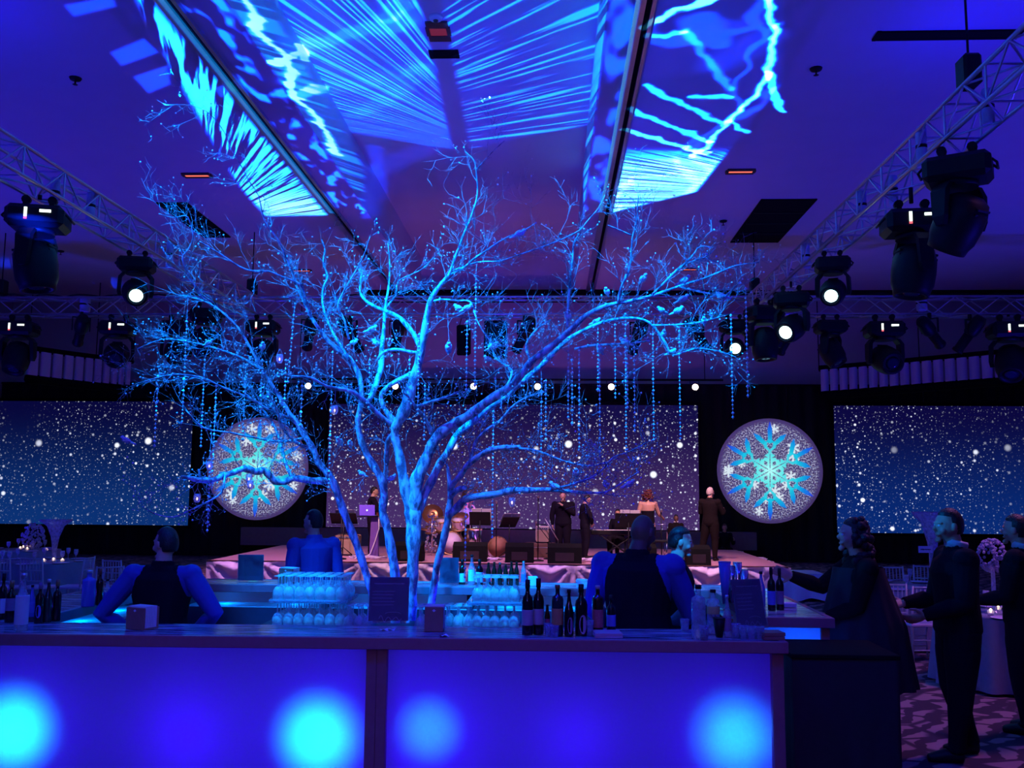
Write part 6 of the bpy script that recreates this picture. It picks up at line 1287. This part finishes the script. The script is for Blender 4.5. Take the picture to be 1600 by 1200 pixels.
limb('branch', [(702, 430, 5), (725, 418, 4.6), (740, 405, 4.4), (762, 390, 4), (790, 372, 3.2), (815, 362, 2.6), (838, 348, 2)], 6.8, 6.2)
limb('branch', [(702, 425, 3.6), (745, 410, 3), (780, 408, 2.6), (808, 399, 2.6), (850, 385, 2.8), (880, 373, 2.8), (905, 360, 2.4), (918, 345, 2), (935, 325, 1.8), (945, 305, 1.6)], 6.8, 6.3)
limb('branch', [(886, 512, 5), (888, 478, 4.4), (890, 445, 4), (894, 410, 3.6), (897, 380, 3.2), (905, 365, 2.4)], 6.8, 6.6)
limb('branch', [(966, 474, 5), (970, 450, 4.4), (982, 425, 4), (986, 400, 3.4), (988, 372, 3), (995, 345, 2.4), (996, 320, 2), (998, 305, 1.4)], 6.6, 6.2)
limb('branch', [(987, 368, 2.4), (970, 360, 2), (950, 352, 1.6)], 6.3, 6.2)
limb('branch', [(1020, 460, 4), (1040, 440, 4), (1052, 428, 5), (1068, 414, 5), (1082, 400, 4), (1095, 385, 2.6), (1118, 388, 2)], 6.5, 6.2)
limb('branch', [(1070, 414, 3.4), (1090, 405, 3), (1105, 400, 2.6), (1118, 388, 2)], 6.35, 6.0)
limb('branch', [(1060, 448, 3.4), (1090, 455, 3), (1115, 460, 3.6), (1130, 464, 4), (1142, 455, 3), (1156, 440, 2)], 6.45, 6.0)
limb('branch', [(898, 545, 4), (925, 540, 4), (955, 538, 3.6), (990, 536, 3), (1015, 532, 2.4)], 6.7, 6.4)
limb('branch', [(1018, 508, 3), (1040, 508, 2.6), (1075, 506, 2.6), (1100, 502, 2.6), (1125, 495, 2)], 7.4, 7.0)
limb('branch', [(862, 765, 5), (890, 758, 4), (920, 748, 3.6), (940, 735, 3), (958, 715, 2.6), (985, 705, 2), (1012, 690, 1.6)], 6.6, 6.2)
limb('branch', [(800, 699, 5), (840, 705, 4), (880, 720, 3), (920, 728, 2.6), (950, 722, 2)], 6.6, 6.9)
limb('branch', [(672, 472, 4), (690, 468, 3.4), (716, 470, 3), (735, 472, 2.6), (745, 500, 2), (760, 525, 2), (772, 540, 2)], 6.9, 6.6)
limb('branch', [(790, 606, 4), (800, 580, 3.6), (775, 560, 3), (770, 545, 2.6), (766, 528, 2)], 7.0, 7.3)
limb('branch', [(830, 566, 4), (822, 540, 3.4), (838, 515, 3), (860, 500, 2.4)], 6.9, 7.3)
# twigs: three generations of fine shoots, all one glittering mass
tw = MB(); tips = []
def shoot(p, d, L, r, gen):
    n = 4 if gen < 2 else 3; pts = [p]; q = p.copy(); dd = d.copy()
    for i in range(n):
        dd = (dd + Vector((TR.gauss(0, .22), TR.gauss(0, .22), TR.gauss(.05, .2)))).normalized(); q = q + dd * (L / n); pts.append(q.copy())
    tw.tube([x - TL for x in pts], [r * (1 - .75 * i / n) for i in range(n + 1)], 3, caps=False)
    tips.append(pts[-1])
    if gen < 3:
        for k in range({1: 6, 2: 3}[gen]):
            j = TR.randint(1, n); t = (pts[j] - pts[j - 1]).normalized(); s = t.orthogonal(); s = Quaternion(t, TR.uniform(0, 2 * PI)) @ s
            nd = (t * TR.uniform(.5, 1.0) + s.normalized() * TR.uniform(.5, .9) + Vector((0, 0, .12))).normalized()
            shoot(pts[j].lerp(pts[j - 1], TR.random()), nd, L * TR.uniform(.35, .6), max(r * .65, .0012), gen + 1)
for pts, rad in limbs3d:
    acc = 0
    for i in range(1, len(pts)):
        a, b = pts[i - 1], pts[i]; acc += (b - a).length
        if rad[i] > .030 or b.z < 1.9: acc = min(acc, .1); continue
        step = (.062 if rad[i] < .012 else .11) * (1 if b.z < 3.3 else 1.2 if b.z < 3.8 else 1.9)
        while acc > step:
            acc -= step; t = (b - a).normalized(); s = Quaternion(t, TR.uniform(0, 2 * PI)) @ t.orthogonal().normalized()
            d = (t * TR.uniform(.3, 1.1) + s * TR.uniform(.5, 1.0) + Vector((0, 0, .22))).normalized()
            shoot(a.lerp(b, TR.random()), d, TR.uniform(.12, .42), min(rad[i] * .45, .0030), 1)
TWIG = bark((.10, .11, .15, 1), (.42, .45, .5, 1), 90, (.30, .16)); put('twigs', tw, TWIG, TREE, kind='stuff')
ice = pm('sparkle_bead', (.85, .88, .92), .4, 0, .1, 60, .3)  # pale beads at twig tips stand in for sparkle
fr = MB()
for p in tips:
    if TR.random() < (.34 if p.z < 3.4 else .14): fr.ell(p - TL, [TR.uniform(.0025, .0075)] * 3, 5, 4)
put('sparkle_beads', fr, ice, TREE, kind='stuff')

# crystal strands
crys = pm('crystal_bead', (.95, .97, 1.0), .2, .35, .05, 20, spec=1.0); thread = pm('bead_thread', (.5, .5, .6), .6)
allp = [(p, r) for P, Rr in limbs3d for p, r in zip(P, Rr)]
STR = [(247, 585, 700), (292, 500, 662), (320, 560, 700), (328, 735, 832), (338, 600, 765), (384, 572, 690), (410, 560, 640), (447, 560, 640), (461, 472, 600), (472, 600, 668), (520, 548, 765), (578, 560, 640), (640, 560, 612), (655, 520, 650), (664, 600, 690), (730, 500, 612), (728, 785, 905), (744, 428, 605), (771, 640, 842), (846, 590, 752), (853, 592, 690), (888, 500, 655), (894, 560, 665), (905, 545, 702), (934, 500, 612), (937, 560, 716), (961, 505, 624), (977, 488, 712), (980, 545, 640), (991, 540, 676), (1020, 520, 690), (1061, 515, 688), (1142, 490, 655), (1165, 448, 622)]
fac = [Vector(v) for v in ((1, 0, 0), (0, 1, 0), (-1, 0, 0), (0, -1, 0), (0, 0, 1.15), (0, 0, -1.15))]
for i, (px, y0, y1) in enumerate(STR):
    best, by = 1e9, 7.0                              # hang from the nearest limb in the picture
    for p, r in allp:
        q = CM @ (np.array(p) - (0, 0, CAMH)); u, v = 800 + FPX * q[0] / -q[2], 600 - FPX * q[1] / -q[2]; e = abs(u - px) * 1.5 + abs(v - y0)
        if e < best: best, by, bp = e, p.y, p
    top, bot = atY(px, y0, by), atY(px, y1, by); L = top.z - bot.z; n = max(6, int(L / .030))
    t = thing('crystal_strand', f'crystal bead strand hanging from the tree, {ORD[i]} counting from the left', 'bead strand', top, 0, 'crystal bead strands hanging from the tree')
    m_ = MB(); lean = .055 if px == 461 else 0.
    for k in range(n):
        s = (.0085 if k % 3 else .0125) * (1.35 if k == n - 1 else 1); a = TR.random() * 6; c = Vector((-lean * k / n * L, 0, -L * (k + .5) / n)); ro = Matrix.Rotation(a, 3, 'Z')
        m_._add([c + ro @ (f * s) for f in fac], [(0, 1, 4), (1, 2, 4), (2, 3, 4), (3, 0, 4), (1, 0, 5), (2, 1, 5), (3, 2, 5), (0, 3, 5)])
    put('beads', m_, crys, t, kind='stuff'); tpt = bp - top
    put('thread', MB().tube([tpt if tpt.length < .25 else (0, 0, .02), (0, 0, 0), (-lean * L, 0, -L)], .0015, 4), thread, t)

# little white birds perched about the crown
birdm = pm('frosted_bird', (.80, .84, .86), .6, 0, .12, 50, .2); beakm = pm('bird_beak', (.3, .25, .2), .5)
BIRDS = [(813, 365, 1), (948, 456, 0), (1006, 435, 0), (1070, 438, 1), (1068, 467, 1), (1033, 484, -1), (1060, 485, 1), (1127, 462, -1), (1100, 502, 0), (1037, 522, 0), (1050, 550, 1), (937, 546, 0), (976, 534, -1), (887, 495, 0), (932, 502, 1), (553, 535, 1), (588, 536, -1), (582, 514, 1), (716, 481, -1), (731, 481, 1), (771, 541, 1), (762, 561, -1), (701, 543, 0), (440, 629, 0), (530, 690, 0), (547, 694, 0), (612, 747, 1), (565, 740, -1), (900, 739, 0), (867, 760, -1), (946, 757, 0), (984, 756, 1), (197, 688, -1), (410, 542, 0), (327, 535, 1)]
def bird_parts(t):
    b = MB().ell((0, 0, 0), (.024, .038, .025), 12, 8, Matrix.Rotation(.45, 3, 'X')); b.ell((0, .030, .026), (.016, .018, .016), 10, 7); b.tube([(0, -.02, -.008), (0, -.05, -.022), (0, -.085, -.034)], [.015, .011, .006], 8)
    put('body', b, birdm, t)
    for s in (-1, 1): put('wing', MB().ell((s * .021, -.012, .004), (.007, .034, .016), 8, 6, Matrix.Rotation(.5, 3, 'X')), birdm, t)
    put('beak', MB().cyl((0, .046, .026), (0, .060, .023), .004, .0005, 6), beakm, t); put('feet', MB().cyl((.007, .004, -.022), (.009, .006, -.04), .002, n=4).cyl((-.007, .004, -.022), (-.009, .006, -.04), .002, n=4), beakm, t)
def zone(px, py): return ('left spray' if px < 500 else 'crown middle' if px < 800 else 'lower right spray' if py > 600 else 'upper right spray')
zs = {}
for b in sorted(BIRDS): zs.setdefault(zone(b[0], b[1]), []).append(b)
proto = None
for z, bs in zs.items():
    for i, (px, py, dr) in enumerate(bs):
        best = 1e9
        for p, r in allp:
            q = CM @ (np.array(p) - (0, 0, CAMH)); u, v = 800 + FPX * q[0] / -q[2], 600 - FPX * q[1] / -q[2]; e = math.hypot(u - px, v - py - 8)
            if e < best: best, by = e, p.y
        p = atY(px, py, by); l = f'white bird ornament perched in the {z}, {ORD[i]} from its left'; rz = {1: -PI / 2, -1: PI / 2, 0: PI}[dr] + TR.uniform(-.5, .5)
        if proto is None: proto = thing('bird_ornament', l, 'bird', p, rz, 'white bird ornaments in the tree', .8); bird_parts(proto)
        else: dup(proto, p, rz, l, sc=TR.uniform(.7, .95))
# hanging glass votives
vg = glassy('votive_glass', (.5, .55, 1), .6); fl = glow('votive_flame', (1.0, .62, .45), 5.0)
for i, (px, py) in enumerate(((308, 778), (327, 727), (389, 747), (391, 757), (701, 545), (800, 784), (437, 560), (523, 640))):
    best = 1e9
    for p, r in allp:
        q = CM @ (np.array(p) - (0, 0, CAMH)); u, v = 800 + FPX * q[0] / -q[2], 600 - FPX * q[1] / -q[2]; e = abs(u - px) + abs(v - py + 28) * .6
        if e < best: best, by, bp = e, p.y, p
    p = atY(px, py, by); t = thing('hanging_votive', f'small glass candle lantern hanging from the tree, {ORD[sorted([308, 327, 389, 391, 701, 800, 437, 523]).index(px)]} from the left', 'candle holder', p, 0, 'glass candle lanterns in the tree')
    put('glass_cup', MB().lathe([(0, -.035), (.014, -.034), (.024, -.015), (.026, .012), (.022, .03)], 12), vg, t); put('flame', MB().ell((0, 0, -.006), (.006, .006, .011), 6, 5), fl, t); put('wire', MB().tube([(.022, 0, .03), (0, 0, .07), bp - p], .0015, 4).tube([(-.022, 0, .03), (0, 0, .07)], .0015, 4), thread, t)
# ================================================================== dining tables left and right
tcl = pm('blue_table_linen', (.30, .30, .42), .8, 0, .12, 25); tgl = glassy('table_glass', (.7, .75, 1), .5); candle = glow('candle_flame', (1.0, .62, .38), 7.0); vase_m = glassy('vase_glass', (.8, .82, 1), .45); crystal = pm('crystal_ball', (.45, .4, .6), .15, 0, .3, 120, .6, spec=1.)
def table(label, px, Y, r):
    x = atY(px, 870, Y).x; t = thing('banquet_table', label, 'table', (x, Y, 0), 0, 'round banquet tables')
    put('tabletop', MB().lathe([(0, .72), (r, .72), (r, .745), (0, .745)], 32), M['wood'], t); put('pedestal', MB().cyl((0, 0, 0), (0, 0, .72), .06).lathe([(0, 0), (.35, 0), (.3, .04), (0, .05)], 16), M['black'], t)
    put('tablecloth', MB().grid(lambda u, v: ((r + .012 + (.05 + .05 * math.sin(u * 2 * PI * 14)) * (1 - v)) * math.cos(u * 2 * PI), (r + .012 + (.05 + .05 * math.sin(u * 2 * PI * 14)) * (1 - v)) * math.sin(u * 2 * PI), .03 + .722 * v), 112, 4).lathe([(r + .012, .752), (0, .753)], 48), tcl, t)
    return x
gob = MB().lathe([(.03, 0), (.03, .004), (.005, .01), (.005, .09), (.03, .12), (.036, .16), (.033, .2)], 10).mesh('goblet', tgl); fix(gob)
plate_me = MB().lathe([(0, .004), (.09, .004), (.14, .018), (.135, .02), (.09, .009), (0, .008)], 16).mesh('plate', M['cloth']); fix(plate_me)
def setting(x, Y, r, n, where):
    for k in range(n):
        a = k * 2 * PI / n + .2
        for nm, me, rr, lb, cat in (('goblet', gob, r * .66, 'stemmed goblet set out on the ', 'glass'), ('dinner_plate', plate_me, r * .82, 'white plate set out on the ', 'plate')):
            o = bpy.data.objects.new(nm, me); COL.objects.link(o); da = .18 if nm == 'goblet' else 0; o.location = (x + rr * math.cos(a + da), Y + rr * math.sin(a + da), .7535); tag(o, lb + where, cat, f'{nm.replace("_", " ")}s on the {where}')
def chiavari(label, x, y, rz, m_, group, proto=[None]):
    if proto[0]: return dup(proto[0], (x, y, 0), rz, label, group)
    t = thing('chiavari_chair', label, 'chair', (x, y, 0), rz, group); proto[0] = t
    put('seat', MB().bbox((0, 0, .45), (.40, .40, .04), .01), M['cloth'], t)
    for sx in (-1, 1):
        put('leg', MB().cyl((sx * .18, .18, 0), (sx * .18, .18, .44), .013, .017, 8), m_, t); put('leg', MB().tube([(sx * .18, -.18, 0), (sx * .18, -.18, .45), (sx * .175, -.23, .92)], [.013, .017, .012], 8), m_, t)
    for z in (.56, .72, .90): put('rail', MB().cyl((-.178, -.19 - (z - .45) * .08, z), (.178, -.19 - (z - .45) * .08, z), .011, n=7), m_, t)
    for k in range(6): put('spindle', MB().cyl((-.127 + k * .051, -.20, .57), (-.127 + k * .051, -.225, .90), .007, n=6), m_, t)
    for z in (.15, .27): put('stretcher', MB().cyl((-.18, -.18, z), (.18, -.18, z), .008, n=6).cyl((-.18, .18, z), (.18, .18, z), .008, n=6), m_, t)
    return t
chm = pm('silver_chair', (.55, .55, .6), .35, .3)
xa = table('banquet table with candles at the far left, nearer one', 62, 15.6, .85); setting(xa, 15.6, .85, 8, 'near left banquet table')
xb = table('banquet table at the left picture edge, farther back', 20, 18.2, .85); setting(xb, 18.2, .85, 8, 'far left banquet table')
xc = table('banquet table at the right behind the tall guest', 1418, 13.2, .80); setting(xc, 13.2, .80, 8, 'right banquet table')
xd = table('banquet table at the far right picture edge', 1556, 10.4, .62); setting(xd, 10.4, .62, 6, 'far right banquet table')
g = 'chiavari chairs at the tables'
for i, (px, Y, rz, l) in enumerate(((172, 13.2, .5, 'silver chair beside the left bartender\'s head, left one'), (192, 14.3, -.3, 'silver chair beside the left bartender\'s head, right one'), (118, 14.6, 1.6, 'silver chair right of the near left table'), (12, 14.4, 0, 'silver chair at the left picture edge'), (62, 14.5, 0, 'silver chair with its back to us before the near left table'),
                                    (1330, 13.0, -1.2, 'silver chair left of the right table, side on'), (1385, 12.1, -.15, 'silver chair with spindle back before the right table'), (1400, 14.3, PI, 'silver chair facing us behind the right table'), (1448, 14.6, PI - .3, 'silver chair behind the right table, near the card'), (1432, 11.8, .1, 'silver chair half hidden by the tall guest'))):
    chiavari(l, atY(px, 870, Y).x, Y, rz, chm, g)
def trumpet(label, px, ytop, Y, z=.7535):
    x = atY(px, ytop, Y).x; h_ = atY(px, ytop, Y).z - z; t = thing('trumpet_vase', label, 'vase', (x, Y, z))
    put('vase', MB().lathe([(.0, 0), (.11, 0), (.10, .02), (.035, .05), (.04, h_ * .35), (.07, h_ * .6), (.14, h_ * .85), (.26, h_ * .985), (.27, h_), (.25, h_ * .985)], 20), vase_m, t)
    m_ = MB()
    for k in range(60): a, q = TR.random() * 6.28, TR.random(); zz = h_ * (.1 + .5 * q); m_.ell(((.02 + .03 * q) * math.cos(a), (.02 + .03 * q) * math.sin(a), zz), (.014, .014, .014), 6, 4)
    put('crystal_filling', m_, crystal, t, kind='stuff')
trumpet('tall flared vase before the left starfield screen', 88, 812, 15.6); trumpet('tall flared vase behind the right guest\'s face', 1455, 800, 13.2)
def ballvase(label, px, yc, Y, r):
    c = atY(px, yc, Y); t = thing('crystal_centrepiece', label, 'centrepiece', (c.x, Y, .7535)); zc = c.z - .7535
    put('stem', MB().lathe([(0, 0), (.10, 0), (.09, .015), (.025, .04), (.02, zc - r * .9), (.06, zc - r * .8)], 14), vase_m, t)
    m_ = MB()
    for k in range(170):
        v = Vector((TR.gauss(0, 1), TR.gauss(0, 1), TR.gauss(0, 1))).normalized(); m_.ell(Vector((0, 0, zc)) + Vector((v.x * r, v.y * r, v.z * r * 1.25)), [r * .13] * 3, 6, 4)
    put('crystal_ball', m_, crystal, t, kind='stuff')
ballvase('crystal covered centrepiece on the far left table', 52, 838, 18.2, .20); ballvase('pink glinting crystal centrepiece between the two right guests', 1550, 868, 10.4, .14)
for i, (px, py, Y, wh) in enumerate(((31, 866, 18.2, 'left candle of three on the far left table'), (36, 862, 18.5, 'middle candle of three on the far left table'), (42, 866, 18.0, 'right candle of three on the far left table'), (72, 865, 17.9, 'single candle right of the far left table group'), (68, 884, 15.3, 'left candle of three on the near left table'), (83, 883, 15.5, 'middle candle of three on the near left table'), (97, 883, 15.4, 'right candle of three on the near left table'),
                                     (1545, 893, 10.2, 'left candle under the right crystal centrepiece'), (1556, 886, 10.5, 'right candle under the right crystal centrepiece'))):
    p = atY(px, py, Y); p.z = .7535; x, y = p.x, Y; t = thing('votive_candle', wh, 'candle', (x, y, .7535)); put('glass_cup', MB().lathe([(0, 0), (.03, 0), (.036, .06), (.033, .06), (.028, .006), (0, .006)], 12), tgl, t); put('wax', MB().lathe([(0, .006), (.026, .006), (.026, .03), (0, .03)], 10), M['cloth'], t); put('flame', MB().ell((0, 0, .052), (.016, .016, .024), 8, 6), candle, t)
p = atY(1437, 857, 13.2); t = thing('table_card', 'small blue lit card on a thin rod over the right table', 'sign', (p.x, 13.0, .7535)); h_ = p.z - .7535
put('rod', MB().cyl((.05, 0, 0), (.05, 0, h_), .006, n=6), M['alu'], t); put('base', MB().lathe([(0, 0), (.05, 0), (.04, .02), (0, .02)], 12, (.05, 0, 0)), M['alu'], t); put('card', MB().box((0, 0, h_), (.19, .006, .09)), nap, t)
sc_ = MB(); rng = random.Random(4)
script_line(sc_, -.07, .07, h_, .012, .003, rng); put('lettering', sc_, M['suit'], t, kind='stuff')
